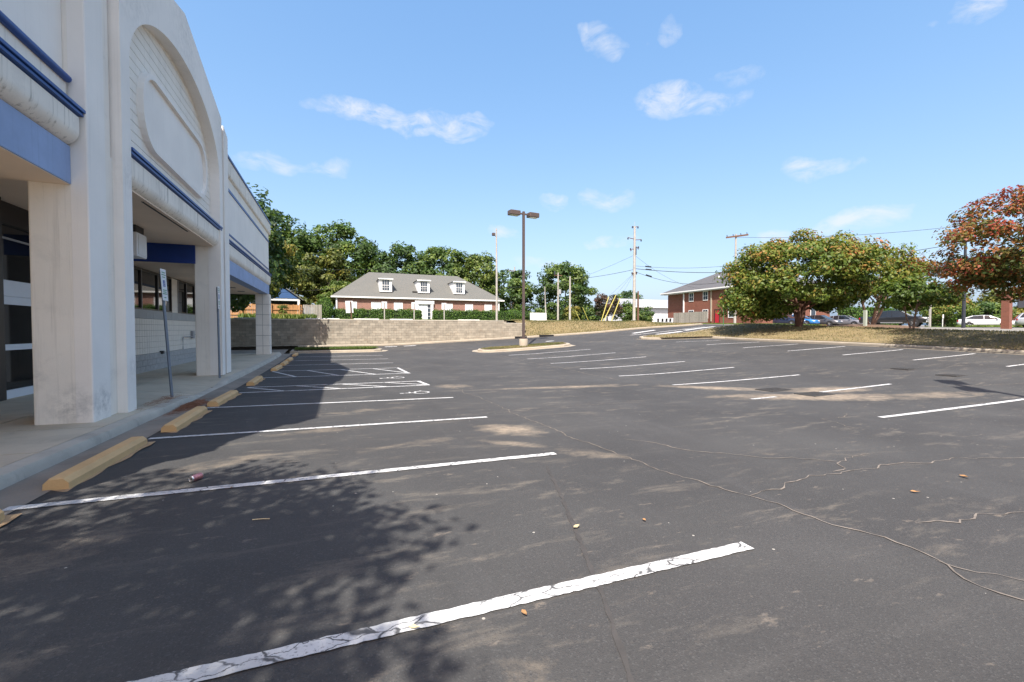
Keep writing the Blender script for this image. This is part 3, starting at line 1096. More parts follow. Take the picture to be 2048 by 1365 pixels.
# coping along the gable and the cap behind the peak
for y0, y1 in ((8.7, 13.3), (13.3, 17.9)):
    z0, z1 = gable(y0), gable(y1)
    MB().prism([(y0, z0 + .002), (y1, z1 + .002), (y1, z1 + .05), (y0, z0 + .05)], 'x', -6.6, -3.55).build('coping', ALUG, ST_)
MB().box(-4.35, -3.8, 11.2, 13.2, 8.6, 9.85).build('rear_parapet', STUCCO, ST_)
MB().box(-4.4, -3.77, 11.15, 13.24, 9.85, 9.97).build('rear_coping', BLUET, ST_)
# boards in the arch
MB().prism([(10.01, 4.88), (16.54, 4.88), (16.54, 6.4)] + [(13.275 + 3.26 * math.cos(PI * i / 24), 6.4 + 1.79 * math.sin(PI * i / 24)) for i in range(1, 24)] + [(10.01, 6.4)], 'x', -3.742, -3.715).build('board_gap_shade', GROUT_SHADE, ST_)  # dark backing paints shade into the gaps between the boards
z = 4.9
while z < 8.15:
    z1 = z + .186
    def yspan(zz):
        if zz <= 6.4: return 3.27
        q = 1 - ((zz - 6.4) / 1.8) ** 2
        return 3.27 * math.sqrt(max(q, 0))
    pts = []
    for k in range(5):
        q = z + (z1 - z) * k / 4
        pts.append((13.275 + max(yspan(q), .02), q))
    for k in range(4, -1, -1):
        q = z + (z1 - z) * k / 4
        pts.append((13.275 - max(yspan(q), .02), q))
    MB().prism(pts, 'x', -3.714, -3.685).build('wall_board', STUCCO, ST_)
    z += .2


def rr(cy, cz, w, h, r, n=8):
    o = []
    for k, (sx, sz) in enumerate(((1, 1), (-1, 1), (-1, -1), (1, -1))):
        for i in range(n + 1):
            a = PI / 2 * k + PI / 2 * i / n
            o.append((cy + sx * (w / 2 - r) + r * math.cos(a), cz + sz * (h / 2 - r) + r * math.sin(a)))
    return o


SGN = MB().prism(rr(13.45, 6.22, 4.5, 1.42, .62), 'x', -3.68, -3.655).build('sign_panel', STUCCOP, ST_)
mo = rr(13.45, 6.22, 4.74, 1.66, .73)
mi_ = rr(13.45, 6.22, 4.5, 1.42, .62)
mb = MB()
n = len(mo)
vv = [(-3.685, *p) for p in mo] + [(-3.575, *[13.45 + (p[0] - 13.45) * .992, 6.22 + (p[1] - 6.22) * .985]) for p in mo] + [(-3.575, *p) for p in mi_] + [(-3.67, *p) for p in mi_]
ff = []
for k in range(3):
    for i in range(n):
        j = (i + 1) % n
        ff.append((k * n + i, k * n + j, (k + 1) * n + j, (k + 1) * n + i))
mb.add(vv, ff)
mb.build('sign_border', STUCCOP, SGN)


def bull(y0, y1, zb, zt, xf, depth=.45):
    r = .22
    pr = [(xf - depth, zt), (xf - .03, zt), (xf, zt - .03)]
    for i in range(9):
        a = PI / 2 * i / 8
        pr.append((xf - r + r * math.cos(a), zb + r - r * math.sin(a)))
    pr.append((xf - depth, zb))
    MB().prism(pr, 'y', y0, y1).build('bullnose_fascia', BULL, ST_, smooth=True)


def trim(y0, y1, z0, z1, xf):
    t = (z1 - z0) / 2
    mb = MB()
    mb.box(xf - .14, xf + .035, y0, y1, z0, z0 + t * .85)
    mb.box(xf - .14, xf + .06, y0, y1, z0 + t * 1.05, z1)
    mb.build('trim_rail', BLUET, ST_, bevel=.006)


# entrance bay fascia
bull(10.002, 16.548, 4.25, 4.78, -3.46)
trim(10.002, 16.75, 4.785, 4.90, -3.45)
# left wing
bull(YL, 8.70, 4.38, 4.84, -3.60)
trim(YL, 8.78, 4.845, 4.95, -3.60)
MB().box(-4.1, -3.73, YL, 8.748, 3.81, 4.379).build('blue_fascia', BLUEF, ST_, bevel=.01)
MB().box(-4.1, -3.745, YL, 8.70, 4.95, 5.31).build('wall_band', STUCCO, ST_)
MB().tube([(-3.72, YL, 5.36), (-3.72, 8.69, 5.36)], .055, 10).build('blue_tube_rail', BLUET, ST_, smooth=True)
MB().box(-4.1, -3.80, YL, 8.747, 5.36, 7.1).build('wall_panel', STUCCOP, ST_)
# right wing
XR = -3.66
bull(17.86, YR, 4.20, 4.76, XR + .03)
trim(17.86, YR + .06, 4.765, 4.88, XR + .03)
mb = MB()
MB().box(-4.1, XR - .02, 17.86, YR - .25, 3.66, 4.199).build('blue_fascia', BLUEF, ST_, bevel=.01)
MB().box(-4.1, XR - .03, 17.86, YR - .20, 4.88, 5.10).build('wall_band', STUCCO, ST_)
MB().box(-4.1, XR - .012, 17.86, YR - .18, 5.10, 5.17).build('trim_rail', BLUET, ST_)
MB().box(-4.1, XR - .035, 17.86, YR - .20, 5.17, 6.72).build('wall_panel', STUCCOP, ST_)
MB().box(-4.1, XR - .005, 17.86, YR - .18, 6.72, 6.82).build('trim_rail', BLUET, ST_)
MB().box(-4.1, XR - .03, 17.86, YR - .20, 6.82, 7.25).build('wall_band', STUCCO, ST_)
for y0, y1 in ((17.86, YR), (YL, 8.745)):
    xf = XR + .06 if y0 > 10 else -3.66
    pr = [(xf - .5, 7.80), (xf, 7.80)] + [(xf - .1 + .1 * math.cos(PI / 2 * i / 6), 7.30 - .1 * math.sin(PI / 2 * i / 6)) for i in range(7)] + [(xf - .5, 7.2)]
    MB().prism(pr, 'y', y0, y1).build('cornice', BULL, ST_, smooth=True)
    MB().box(xf - .5, xf + .04, y0, y1 + .04, 7.80, 7.89).build('coping', BLUET, ST_, bevel=.01)
# end return of the right wing
MB().box(-25, -3.75, YR - .3, YR - .2, 3.66, 7.2).build('end_wall', STUCCO, ST_)
# soffits
MB().box(-6.6, -3.75, YL, 8.75, 3.80, 3.9).build('soffit', SOFF, ST_)
MB().box(-6.6, -3.6, 8.76, 16.52, 4.24, 4.34).build('soffit', SOFF, ST_)
MB().box(-6.6, -3.72, 16.6, YR - .26, 3.665, 3.75).build('soffit', SOFF, ST_)
MB().box(-6.55, -4.10, 16.50, 16.62, 3.67, 4.238).build('blue_drop_fascia', BLUED, ST_)
MB().box(-3.72, -3.68, 11.3, 14.25, 4.232, 4.238).build('soffit_vent', CASTI, ST_)
for y in (19.6, 25.0, 27.2):
    MB().box(-4.9, -4.6, y, y + .3, 3.652, 3.664).build('soffit_light', CASTI, ST_)
# unit hung under the entrance soffit
U = MB().box(-5.15, -4.62, 13.75, 14.35, 3.45, 4.05).build('wall_unit', ALUW, ST_, bevel=.02)
MB().box(-5.1, -4.66, 13.8, 14.3, 4.05, 4.236).build('bracket', CASTI, U)
MB().box(-4.62, -4.605, 13.8, 14.3, 3.5, 4.0).build('front_cover', WHITE, U)
# shop wall under the right canopy
XW = -6.0
MB().box(-6.6, XW - .06, 16.0, YR - .3, .0, 3.7).build('inner_wall', GROUT_SHADE, ST_)
tm = MB().box(0, .055, .004, .196, .004, .196).mesh('wall_tile', TILE)
for r_ in range(6):
    for c in range(40):
        inst('wall_tile', tm, ST_, (XW - .058, 17.3 + c * .2, .78 + r_ * .2))
mbt = MB()
for r_ in range(6):
    for c in range(22):
        mbt.box(XW - .058, XW - .004, 25.304 + c * .2, 25.496 + c * .2, .784 + r_ * .2, .976 + r_ * .2)
setp(mbt.build('wall_tile_rows', TILE, ST_), kind='stuff')
bmesh_block = MB().box(0, .09, .004, .396, .004, .196).mesh('base_block', BLOCKG)
for r_ in range(4):
    for c in range(31):
        inst('base_block', bmesh_block, ST_, (XW - .058, 17.2 + c * .4 + (.2 if r_ % 2 else 0), -.02 + r_ * .2))
for c in range(20):
    MB().box(XW - .06, XW + .02, 17.2 + c * .61, 17.2 + c * .61 + .6, 1.985, 2.27).build('sill_block', BANDG, ST_)
wy = [17.0, 18.1, 19.55, 20.98]
wy2 = [21.72, 22.8, 24.0, 25.2]
for a, b in list(zip(wy[:-1], wy[1:])) + list(zip(wy2[:-1], wy2[1:])) + [(25.9, 27.1), (27.1, 28.3)]:
    f = MB()
    f.box(XW - .06, XW + .01, a, a + .05, 2.272, 3.62)
    f.box(XW - .06, XW + .01, b - .05, b - .002, 2.272, 3.62)
    f.box(XW - .06, XW + .01, a + .05, b - .05, 2.272, 2.32)
    f.box(XW - .06, XW + .01, a + .05, b - .05, 3.56, 3.62)
    fo = f.build('storefront_window', BRONZE, ST_)
    fo2 = MB().box(XW - .055, XW - .03, a + .05, b - .05, 2.32, 3.56).build('pane', GLASSD, fo)
    MB().box(XW + .008, XW + .02, a - .012, a + .014, 2.272, 3.62).build('mullion', ALUG, fo)
for (a, b) in ((20.985, 21.715), (25.21, 25.89)):
    for k in range(6):
        MB().box(XW - .06, XW - .01, a + .003, b - .003, 2.275 + k * .225, 2.275 + k * .225 + .219).build('pier_block', TILE, ST_)
# meter box and pipe, small outlet
E_ = MB().box(XW, XW + .09, 23.3, 23.55, 1.22, 1.55).build('meter_box', ALUG, ST_, bevel=.01)
MB().tube([(XW + .05, 23.3, 1.3), (XW + .05, 22.2, 1.3), (XW + .05, 22.1, 1.27), (XW + .05, 22.05, 1.2), (XW + .05, 22.05, .8)], .02, 8).build('conduit', ALUG, E_)
MB().box(XW, XW + .1, 19.6, 19.76, .72, .83).build('outlet', CASTI, ST_)
# entrance under the arch
XD = -6.3
MB().box(-6.6, XD - .03, 3.5, 16.0, .0, 4.3).build('inner_wall', BRONZE, ST_)
for a, b, nm in ((10.4, 11.62, 'entrance_side_panel'),):
    MB().box(XD - .05, XD + .12, 11.5, 11.95, .1, 4.24).build('door_post', BRONZE, ST_)
for a, b in ((11.96, 13.25), (13.26, 14.5)):
    f = MB()
    f.box(XD - .03, XD + .05, a, a + .06, .17, 2.28)
    f.box(XD - .03, XD + .05, b - .09, b, .17, 2.28)
    f.box(XD - .03, XD + .05, a + .06, b - .09, .17, .36)
    f.box(XD - .03, XD + .05, a + .06, b - .09, 1.18, 1.30)
    f.box(XD - .03, XD + .05, a + .06, b - .09, 2.12, 2.28)
    d = f.build('entrance_door', ALUW, ST_)
    MB().box(XD - .02, XD, a + .06, b - .09, .36, 1.18).build('pane', GLASSD, d)
    MB().box(XD - .02, XD, a + .06, b - .09, 1.30, 2.12).build('pane', GLASSD, d)
MB().box(XD - .03, XD + .06, 11.95, 14.55, 2.281, 2.62).build('door_header', ALUW, ST_, bevel=.02)
f = MB().box(XD - .03, XD + .04, 11.95, 14.55, 3.75, 3.95).build('transom', BRONZE, ST_)
MB().box(XD - .025, XD - .005, 11.95, 14.55, 2.62, 3.75).build('pane', GLASSD, f)
MB().box(XD - .02, XD + .015, 11.95, 14.55, 3.46, 3.50).build('transom_bar', ALUG, f)
# far pillar in big tiles, and its twin at the near end of the shop
MB().box(-4.30, -3.62, YL + .02, YL + .72, .1, 3.79).build('end_pillar', TILE2, ST_)
PX0, PX1, PY0, PY1 = -4.30, -3.60, 28.72, 29.45
P_ = MB().box(PX0 + .02, PX1 - .02, PY0 + .02, PY1 - .02, .08, 3.66).build('end_pillar', GROUT_SHADE, ST_)
for k in range(6):
    z0, z1 = .085 + k * .597, .085 + (k + 1) * .597 - .018
    for c in range(2):
        w = (PX1 - PX0) / 2
        MB().box(PX0 + c * w + .009, PX0 + (c + 1) * w - .009, PY0, PY0 + .03, z0, z1).build('tile', TILE2, P_)
    MB().box(PX1 - .03, PX1 + .001, PY0 + .002, PY1, z0, z1).build('tile', TILE2, P_)

# ------------------------------------------------------------------ wheel stops
ws = MB()
pr = [(-.11, 0), (.11, 0), (.105, .07), (.06, .115), (-.06, .115), (-.105, .07)]
mbw = MB()
L = .93
secs = [(-L, .93), (-L + .035, 1.0), (-L + .6, 1), (0, 1), (L - .6, 1), (L - .035, 1.0), (L, .93)]
vv = []
for y, s_ in secs:
    vv += [(x * s_, y, z * (s_ if z > .05 else 1)) for x, z in pr]
ff = []
for i in range(len(secs) - 1):
    for k in range(6):
        ff.append((i * 6 + k, i * 6 + (k + 1) % 6, (i + 1) * 6 + (k + 1) % 6, (i + 1) * 6 + k))
ff += [tuple(range(6)), tuple(reversed(range(36, 42)))]
mbw.add(vv, ff)
ws_me = mbw.mesh('wheel_stop_bar', STOPY)
sk = MB()
sk.add([(.11 + (.025 if y_ < 0 else .05) + .018 * math.sin(9 * y_) + .012 * math.sin(31 * y_), y_, .004) for y_ in frange(-1.02, 1.02, .2)] + [(-.12, y_, .004) for y_ in frange(-1.02, 1.02, .2)],
       [(i, i + 1, i + 12, i + 11) for i in range(10)])
sk_me = sk.mesh('sand_skirt', SKIRT)
stops = [(-2.62, 3.92, 'tan concrete wheel stop cut off by the left edge of the picture'),
         (-2.56, 6.55, 'tan concrete wheel stop nearest whole one, left of the crushed can'),
         (-2.46, 9.25, 'tan concrete wheel stop beside the big front pillar, second whole one from the front'),
         (-2.43, 11.85, 'tan concrete wheel stop beside the leaning parking sign, third whole one'),
         (-2.38, 15.68, 'tan concrete wheel stop alone between the two hatched aisles'),
         (-2.32, 20.45, 'tan concrete wheel stop just past the second hatched aisle, front of the far four'),
         (-2.30, 23.00, 'tan concrete wheel stop second in the far row of four'),
         (-2.30, 25.40, 'tan concrete wheel stop third in the far row of four'),
         (-2.30, 28.95, 'tan concrete wheel stop farthest away, by the shaded grass strip')]
for i, (x, y, lb) in enumerate(stops):
    t_ = thing('wheel_stop', (x, y, G(x, y) + .004), lb, 'wheel stop', 'wheel stops along the shop kerb', rz=R([1.5, -.8, .6, -1.2, 1, -.5, .7, 0, .4][i]))
    o = bpy.data.objects.new('bar', ws_me); COL.objects.link(o); o.parent = t_
    o = bpy.data.objects.new('sand_skirt', sk_me); COL.objects.link(o); o.parent = t_

# ------------------------------------------------------------------ reserved parking signs
def ada(x, y, lean, rz, lb):
    t_ = thing('parking_sign', (x, y, .13), lb, 'sign', 'reserved parking signs on the walk')
    t_.rotation_euler = (R(lean[0]), R(lean[1]), R(rz))
    MB().tube([(0, 0, 0), (0, 0, 2.76)], .03, 8).build('post', GALV, t_, world=False)
    p = MB().box(.032, .037, -.15, .15, 2.10, 2.78).build('plate', WHITE, t_, world=False, bevel=.0)
    MB().box(.0375, .039, -.06, .06, 2.40, 2.54).build('symbol', SIGNB, p, world=False)
    mk = MB()
    mk.tube([(.0395, .0, 2.515), (.0397, .0, 2.52)], .014, 8)
    mk.box(.0392, .0397, -.008, .008, 2.455, 2.505)
    mk.box(.0392, .0397, -.04, -.008, 2.45, 2.465)
    mk.box(.0392, .0397, -.035, .028, 2.415, 2.427)
    mk.build('wheelchair_mark', WHITE, p, world=False)
    tx = MB()
    for z, w in ((2.71, .10), (2.66, .12), (2.61, .08), (2.33, .11), (2.29, .09), (2.25, .12), (2.17, .06)):
        tx.box(.0375, .0385, -w, w, z - .013, z + .008)
    setp(tx.build('lettering', SIGNG, p, world=False), kind='stuff')
    return t_


ada(-3.36, 11.65, (0, -3.2), -1, 'leaning white reserved parking sign on a grey post beside the front pillar')
ada(-3.33, 15.72, (0, -.5), 1, 'upright reserved parking sign seen edge-on before the second pillar')

# ------------------------------------------------------------------ soda can
t_ = thing('soda_can', (-1.38, 5.46, G(-1.38, 5.46) + .035), 'crumpled red and silver drink can lying on the asphalt', 'can')
t_.rotation_euler = (R(90), R(0), R(-35))
n = 20
def lathe_dent(prof, mbx):
    vs = []
    for r, z in prof:
        for k in range(n):
            a = 2 * PI * k / n
            dr = r * (1 - .10 * max(0, math.cos(a - 2.3)) * math.exp(-((z - .01) / .03) ** 2))
            vs.append((dr * math.cos(a), dr * math.sin(a), z))
    fs = [(i * n + k, i * n + (k + 1) % n, (i + 1) * n + (k + 1) % n, (i + 1) * n + k) for i in range(len(prof) - 1) for k in range(n)]
    fs += [tuple(reversed(range(n))), tuple(range((len(prof) - 1) * n, len(prof) * n))]
    mbx.add(vs, fs)
    return mbx
lathe_dent([(.033, -.05), (.0335, -.03), (.0335, 0), (.0335, .03), (.033, .052)], MB()).build('body', CANR, t_, world=False, smooth=True)
MB().lathe([(.033, .052), (.027, .062), (.0275, .064), (.026, .0645), (.0255, .0615), (.001, .061)], 20).build('lid', ALUM, t_, world=False, smooth=True)
MB().lathe([(.001, -.056), (.022, -.054), (.024, -.06), (.027, -.0595), (.033, -.05)], 20).build('base', ALUM, t_, world=False, smooth=True)
MB().lathe([(.004, .0620), (.010, .0622), (.010, .0635), (.004, .0637)], 12, (.006, 0, 0)).build('tab', CASTI, t_, world=False)

# fallen leaves and a twig
rl = random.Random(5)
for x, y, s, m_, lb in [(1.75, 3.02, .075, DEADP, 'pale curled dead leaf on the asphalt by the dark seam'), (2.34, 2.93, .045, DEADL, 'small orange dead leaf above the end of the nearest line'),
                        (.94, 2.18, .05, DEADL, 'orange dead leaf right below the cracked nearest white line'), (.36, 2.28, .055, DEADP, 'pale oval leaf in the tree shade just above the nearest line'),
                        (6.38, 2.61, .09, DEADL, 'orange dead leaf far to the right of the forked crack'), (5.28, 2.52, .07, DEADL, 'orange dead leaf between the forked crack and the right edge'),
                        (-.98, 5.05, .03, DEADL, 'tiny brown leaf touching the second white line')]:
    t_ = thing('fallen_leaf', (x, y, G(x, y) + .012), lb, 'leaf', 'fallen leaves on the lot', rz=rl.uniform(0, 6))
    mb = MB()
    pts = [(-1, 0, .1), (-.4, .42, .25), (.3, .36, .12), (1, 0, .3), (.3, -.36, .22), (-.4, -.42, .12), (0, 0, .0), (-1.35, .05, .05)]
    s *= .62
    mb.add([(a * s, b * s, c * s) for a, b, c in pts], [(0, 1, 6), (1, 2, 6), (2, 3, 6), (3, 4, 6), (4, 5, 6), (5, 0, 6), (0, 7, 6)])
    mb.build('blade', m_, t_, world=False)
setp(MB().tube([(-.66, 4.11, G(-.7, 4.1) + .010), (-.58, 4.10, G(-.57, 4.09) + .010), (-.53, 4.08, G(-.48, 4.06) + .010)], .004, 6).build('twig', DEADP), 'pale short twig lying in the tree shade', 'twig')
# pine straw drifted against the kerb
mb = MB()
rp = random.Random(3)
for i in range(900):
    x = -2.98 + abs(rp.gauss(0, .16)); y = 11.0 + rp.gauss(0, .45); a = rp.uniform(0, PI); l = rp.uniform(.05, .10)
    z = G(x, y) + .015 + abs(rp.gauss(0, .02)) * max(0, 1 - abs(y - 11) / .9)
    dx, dy = math.cos(a) * l, math.sin(a) * l
    mb.add([(x - dx, y - dy, z), (x + dx, y + dy, z + .01), (x + dx - dy * .05, y + dy + dx * .05, z + .012), (x - dx - dy * .05, y - dy + dx * .05, z + .002)], [(0, 1, 2, 3)])
for i in range(260):
    x = -3.45 + abs(rp.gauss(0, .2)); y = 10.9 + rp.gauss(0, .5); a = rp.uniform(0, PI); l = rp.uniform(.04, .08)
    z = .165 + rp.uniform(0, .02)
    dx, dy = math.cos(a) * l, math.sin(a) * l
    mb.add([(x - dx, y - dy, z), (x + dx, y + dy, z + .005), (x + dx - dy * .05, y + dy + dx * .05, z + .006), (x - dx - dy * .05, y - dy + dx * .05, z + .002)], [(0, 1, 2, 3)])
setp(mb.build('pine_straw', PINE), 'reddish pine straw drifted against the kerb by the front pillar', 'pine straw', kind='stuff')

# drain grates
for x, y, rz, lb in [(11.25, 8.62, 2, 'dark iron drain grate on the lot, rear one in the sand drift'), (11.4, 7.6, 2, 'dark iron drain grate on the lot, front one in the sand drift'),
                     (19.3, 9.6, 2, 'dark iron drain grate at right, rear one of the pair'), (18.65, 8.0, 2, 'dark iron drain grate at right, front one of the pair')]:
    t_ = thing('drain_grate', (x, y, G(x, y) + .004), lb, 'drain grate', 'drain grates in the lot', rz=R(rz))
    t_.scale = (.82, .66, 1)
    mb = MB()
    for a, b, c, d in ((-.5, .5, -.4, -.36), (-.5, .5, .36, .4), (-.5, -.46, -.36, .36), (.46, .5, -.36, .36)):
        mb.box(a, b, c, d, -.03, .012)
    mb.build('frame', CASTI, t_, world=False)
    for k in range(11):
        MB().box(-.455 + k * .083, -.415 + k * .083, -.36, .36, -.02, .010).build('bar', CASTI, t_, world=False)
    MB().box(-.46, .46, -.36, .36, -.02, .002).build('well', CASTI, t_, world=False)
setp(MB().box(16.5, 17.9, 34.93, 35.02, 1.0, 1.16).build('kerb_inlet', BLACKM), 'dark storm inlet slot in the kerb right of the lamp post', 'drain inlet')
setp(MB().box(14.2, 15.3, 34.93, 35.02, .86, 1.03).build('kerb_inlet', BLACKM), 'dark storm inlet slot in the kerb left of the lamp base', 'drain inlet')

# ------------------------------------------------------------------ lamp posts of the lot


def lot_lamp(x, y, zb, zt, rz, lb, nbase=True):
    t_ = thing('lot_lamp', (x, y, zb), lb, 'lamp post', 'twin head lamp posts of the lot', rz=R(rz))
    h = zt - zb
    MB().lathe([(.30, -.1), (.30, .46), (.27, .5), (.001, .5)], 20).build('concrete_base', KERBL, t_, world=False, smooth=True)
    MB().box(-.17, .17, -.17, .17, .5, .58).build('base_plate', LAMPB, t_, world=False)
    MB().box(-.075, .075, -.075, .075, .58, h).build('pole', LAMPB, t_, world=False, bevel=.01)
    MB().box(-.5, .5, -.04, .04, h - .22, h - .12).build('arm', LAMPB, t_, world=False)
    for sx in (-1, 1):
        q = MB()
        a, b = sorted((sx * .36, sx * 1.12))
        q.box(a, b, -.26, .26, h - .34, h - .03)
        hd = q.build('lamp_head', LAMPB, t_, world=False, bevel=.03)
        MB().box(a + .06, b - .06, -.2, .2, h - .348, h - .342).build('lens', LAMPG, hd, world=False)
    return t_


lot_lamp(12.0, 28.0, G(12, 28) + .15, 9.72, 6, 'tall bronze twin head lamp post on the small grass island')
lot_lamp(12.62, .75, G(12.6, .75), 9.4, 40, 'bronze twin head lamp post outside the picture whose shadow crosses the lot at right')

# ------------------------------------------------------------------ retaining wall
rw = random.Random(9)
WALL = thing('retaining_wall', (-4, WY, 0), 'long grey concrete block retaining wall below the brick office', 'wall')
for x0, x1, zt in ((-25, 13.55, 2.33), (13.55, 15.6, 2.14)):
    MB().box(x0, x1, WY + .03, WY + .28, -.3, zt - .01).build('wall_core', MORTAR, WALL)
bl = [MB().box(.004, .396, 0, .05, .004, .196), MB().box(.004, .396, .006, .05, .005, .195), MB().box(.005, .395, -.006, .05, .004, .196)]
blm = [b.mesh('block', CMU) for b in bl]
blocks = []
rowz = [2.33 - .2 * (k + 1) for k in range(12)]
for k, z in enumerate(rowz):
    x = -25 + (.2 if k % 2 else 0)
    while x < 15.2:
        top = 2.33 if x < 13.4 else 2.13
        if z + .2 <= top + .01 and z + .19 > G(x + .2, 35) + .1:
            blocks.append((x, z))
        x += .4
vis = [b for b in blocks if b[0] > -7.2]
far_ = [b for b in blocks if b[0] <= -7.2]
vis.sort(key=lambda b: b[0])
n_ind = 300
for x, z in vis[:n_ind]:
    inst('block', rw.choice(blm), WALL, (x, WY - .012 + rw.uniform(-.004, .004), z))
mbx = MB()
for x, z in vis[n_ind:] + far_:
    d = rw.uniform(-.008, .008)
    mbx.box(x + .004, x + .396, WY - .012 + d, WY + .04, z + .004, z + .196)
setp(mbx.build('block_courses', CMU, WALL), kind='stuff')
MB().box(-25, 13.55, WY - .03, WY + .3, 2.332, 2.40).build('cap', KERB, WALL)
MB().box(13.56, 15.6, WY - .03, WY + .3, 2.142, 2.20).build('cap', KERB, WALL)
for i, (x, y, w, lb) in enumerate([(-5.9, 36.75, 1.9, 'white kerb stop on the terrace left of the tiled pillar'), (-1.0, 36.75, 2.4, 'white kerb stop on the terrace before the grey fence'),
                                   (2.2, 36.75, 1.9, 'white kerb stop on the terrace between the first two sign backs'), (4.9, 36.75, 1.8, 'white kerb stop on the terrace below the long hedge'),
                                   (10.6, 36.75, 1.9, 'white kerb stop on the terrace right of the office door'), (-8.6, 36.75, 1.9, 'white kerb stop on the terrace behind the shop end')]):
    setp(MB().prism([(-.1, 0), (.1, 0), (.07, .12), (-.07, .12)], 'x', -w / 2, w / 2).build('kerb_stop', WHITE), lb, 'kerb stop', 'white kerb stops on the terrace').location = (x, y, 2.36)
# sign backs along the wall
for x, w, brown, lb in [(1.08, .55, True, 'white sign back on a leaning dark brown post, leftmost of the row above the wall'), (3.55, .42, False, 'white sign back on a grey post, second from left above the wall'),
                        (5.9, .40, False, 'white sign back on a grey post left of the office door'), (8.4, .40, False, 'white sign back on a grey post right of the office door')]:
    t_ = thing('terrace_sign', (x, 36.55, 2.3), lb, 'sign', 'sign backs above the retaining wall')
    t_.rotation_euler = (0, R(-3 if brown else 0), R(8 if brown else 0))
    MB().box(-.04, .04, -.03, .03, 0, 1.5).build('post', POLEB if brown else POLEW, t_, world=False)
    MB().box(-w / 2 - (.1 if brown else 0), w / 2 - (.1 if brown else 0), .031, .045, 1.0 if not brown else .62, 1.55).build('plate', WHITE, t_, world=False)
t_ = thing('terrace_pole', (13.15, 36.7, 2.3), 'slim tall grey metal pole with a small floodlight at its top', 'pole')
MB().tube([(0, 0, 0), (0, 0, 4), (-.03, 0, 8.2)], [.10, .085, .06], 10).build('pole', GALV if False else POLEW, t_, world=False)
MB().box(-.42, -.16, -.12, .12, 7.55, 7.8).build('floodlight', LAMPB, t_, world=False, bevel=.03)
MB().tube([(-.2, 0, 7.6), (0, 0, 7.45)], .025, 6).build('bracket', LAMPB, t_, world=False)

# ------------------------------------------------------------------ brick office
OY = 54.0
OZ = 2.72
OF = thing('brick_office', (9.8, OY, OZ), 'low red brick office with a grey hip roof and three white dormers', 'building')
MB().box(0, 19.6, OY, OY + 12, OZ - .6, 5.35).build('wall', BRICK, OF)
e0, e1, ez = -.6, 20.3, 5.42
v = [(e0, OY - .25, ez), (e1, OY - .25, ez), (e1, OY + 12.55, ez), (e0, OY + 12.55, ez), (3.9, OY + 6, 9.05), (15.7, OY + 6, 9.05)]
mb = MB()
mb.add(v + [(x, y, z - .1) for x, y, z in v[:4]], [(0, 1, 5, 4), (1, 2, 5), (2, 3, 4, 5), (3, 0, 4), (6, 9, 8, 7), (0, 6, 7, 1), (1, 7, 8, 2), (2, 8, 9, 3), (3, 9, 6, 0)])
ROOF = mb.build('roof', SHING, OF)
mb = MB()
for k in range(1, 22):                                    # shingle courses
    t0 = k / 22
    xa, xb = e0 + (3.9 - e0) * t0, e1 + (15.7 - e1) * t0
    yy, z0 = OY - .25 + 6.25 * t0, ez + (9.05 - ez) * t0
    mb.box(xa + .05, xb - .05, yy - .012, yy + .02, z0 - .02, z0 + .018)
setp(mb.build('shingle_course', SHING, ROOF), kind='stuff')
MB().box(e0, e1, OY - .36, OY - .252, ez - .14, ez + .02).build('gutter', WHITE, OF)
MB().box(e0 + .05, e1 - .05, OY - .24, OY - .002, ez - .16, ez - .105).build('soffit', WHITE, OF)
for x in (-.08, 19.52):
    MB().box(x, x + .16, OY - .14, OY - .003, OZ, ez - .16).build('downspout', WHITE, OF)


def office_window(x0, x1, z0, z1, y):
    f = MB()
    f.box(x0 - .08, x0, y - .05, y - .003, z0 - .06, z1 + .08)
    f.box(x1, x1 + .08, y - .05, y - .003, z0 - .06, z1 + .08)
    f.box(x0, x1, y - .05, y - .003, z1, z1 + .08)
    f.box(x0, x1, y - .07, y - .003, z0 - .06, z0)
    f.box(x0, x1, y - .035, y - .003, (z0 + z1) / 2 - .025, (z0 + z1) / 2 + .025)
    fo = f.build('window', WHITE, OF)
    MB().box(x0, x1, y - .02, y - .004, (z0 + z1) / 2 + .025, z1).build('pane', BLIND, fo)
    MB().box(x0, x1, y - .02, y - .004, z0, (z0 + z1) / 2 - .025).build('pane', BLIND, fo)


for a, b in ((1.25, 2.1), (3.85, 4.75), (6.42, 7.29), (12.6, 13.4), (15.18, 16.05), (17.75, 18.6)):
    office_window(a, b, 3.35, 4.78, OY)
# door surround
D_ = MB().box(8.9, 9.22, OY - .22, OY - .003, OZ - .1, 4.72).box(10.7, 11.02, OY - .22, OY - .003, OZ - .1, 4.72).box(8.8, 11.12, OY - .26, OY - .003, 4.72, 5.12).build('door_surround', WHITE, OF)
DD = MB().box(9.23, 10.35, OY - .08, OY - .003, OZ, 4.70).build('door', ALUW, D_)
MB().box(10.38, 10.69, OY - .06, OY - .003, OZ, 4.70).build('sidelight', GLASSW, D_)
for k in range(3):
    MB().box(10.38, 10.69, OY - .075, OY - .061, OZ + .5 + .5 * k, OZ + .54 + .5 * k).build('glazing_bar', WHITE, D_)
MB().box(9.4, 10.5, OY - 1.5, OY - .25, OZ - .2, OZ + .12).build('door_step', KERB, OF)
for k, (xa, xb) in enumerate(((9.4, 9.75), (9.83, 10.18))):
    MB().box(xa, xb, OY - .095, OY - .081, OZ + .3, OZ + .95).build('door_panel', WHITE, D_)
    MB().box(xa, xb, OY - .095, OY - .081, OZ + 1.1, OZ + 1.75).build('door_panel', WHITE, D_)


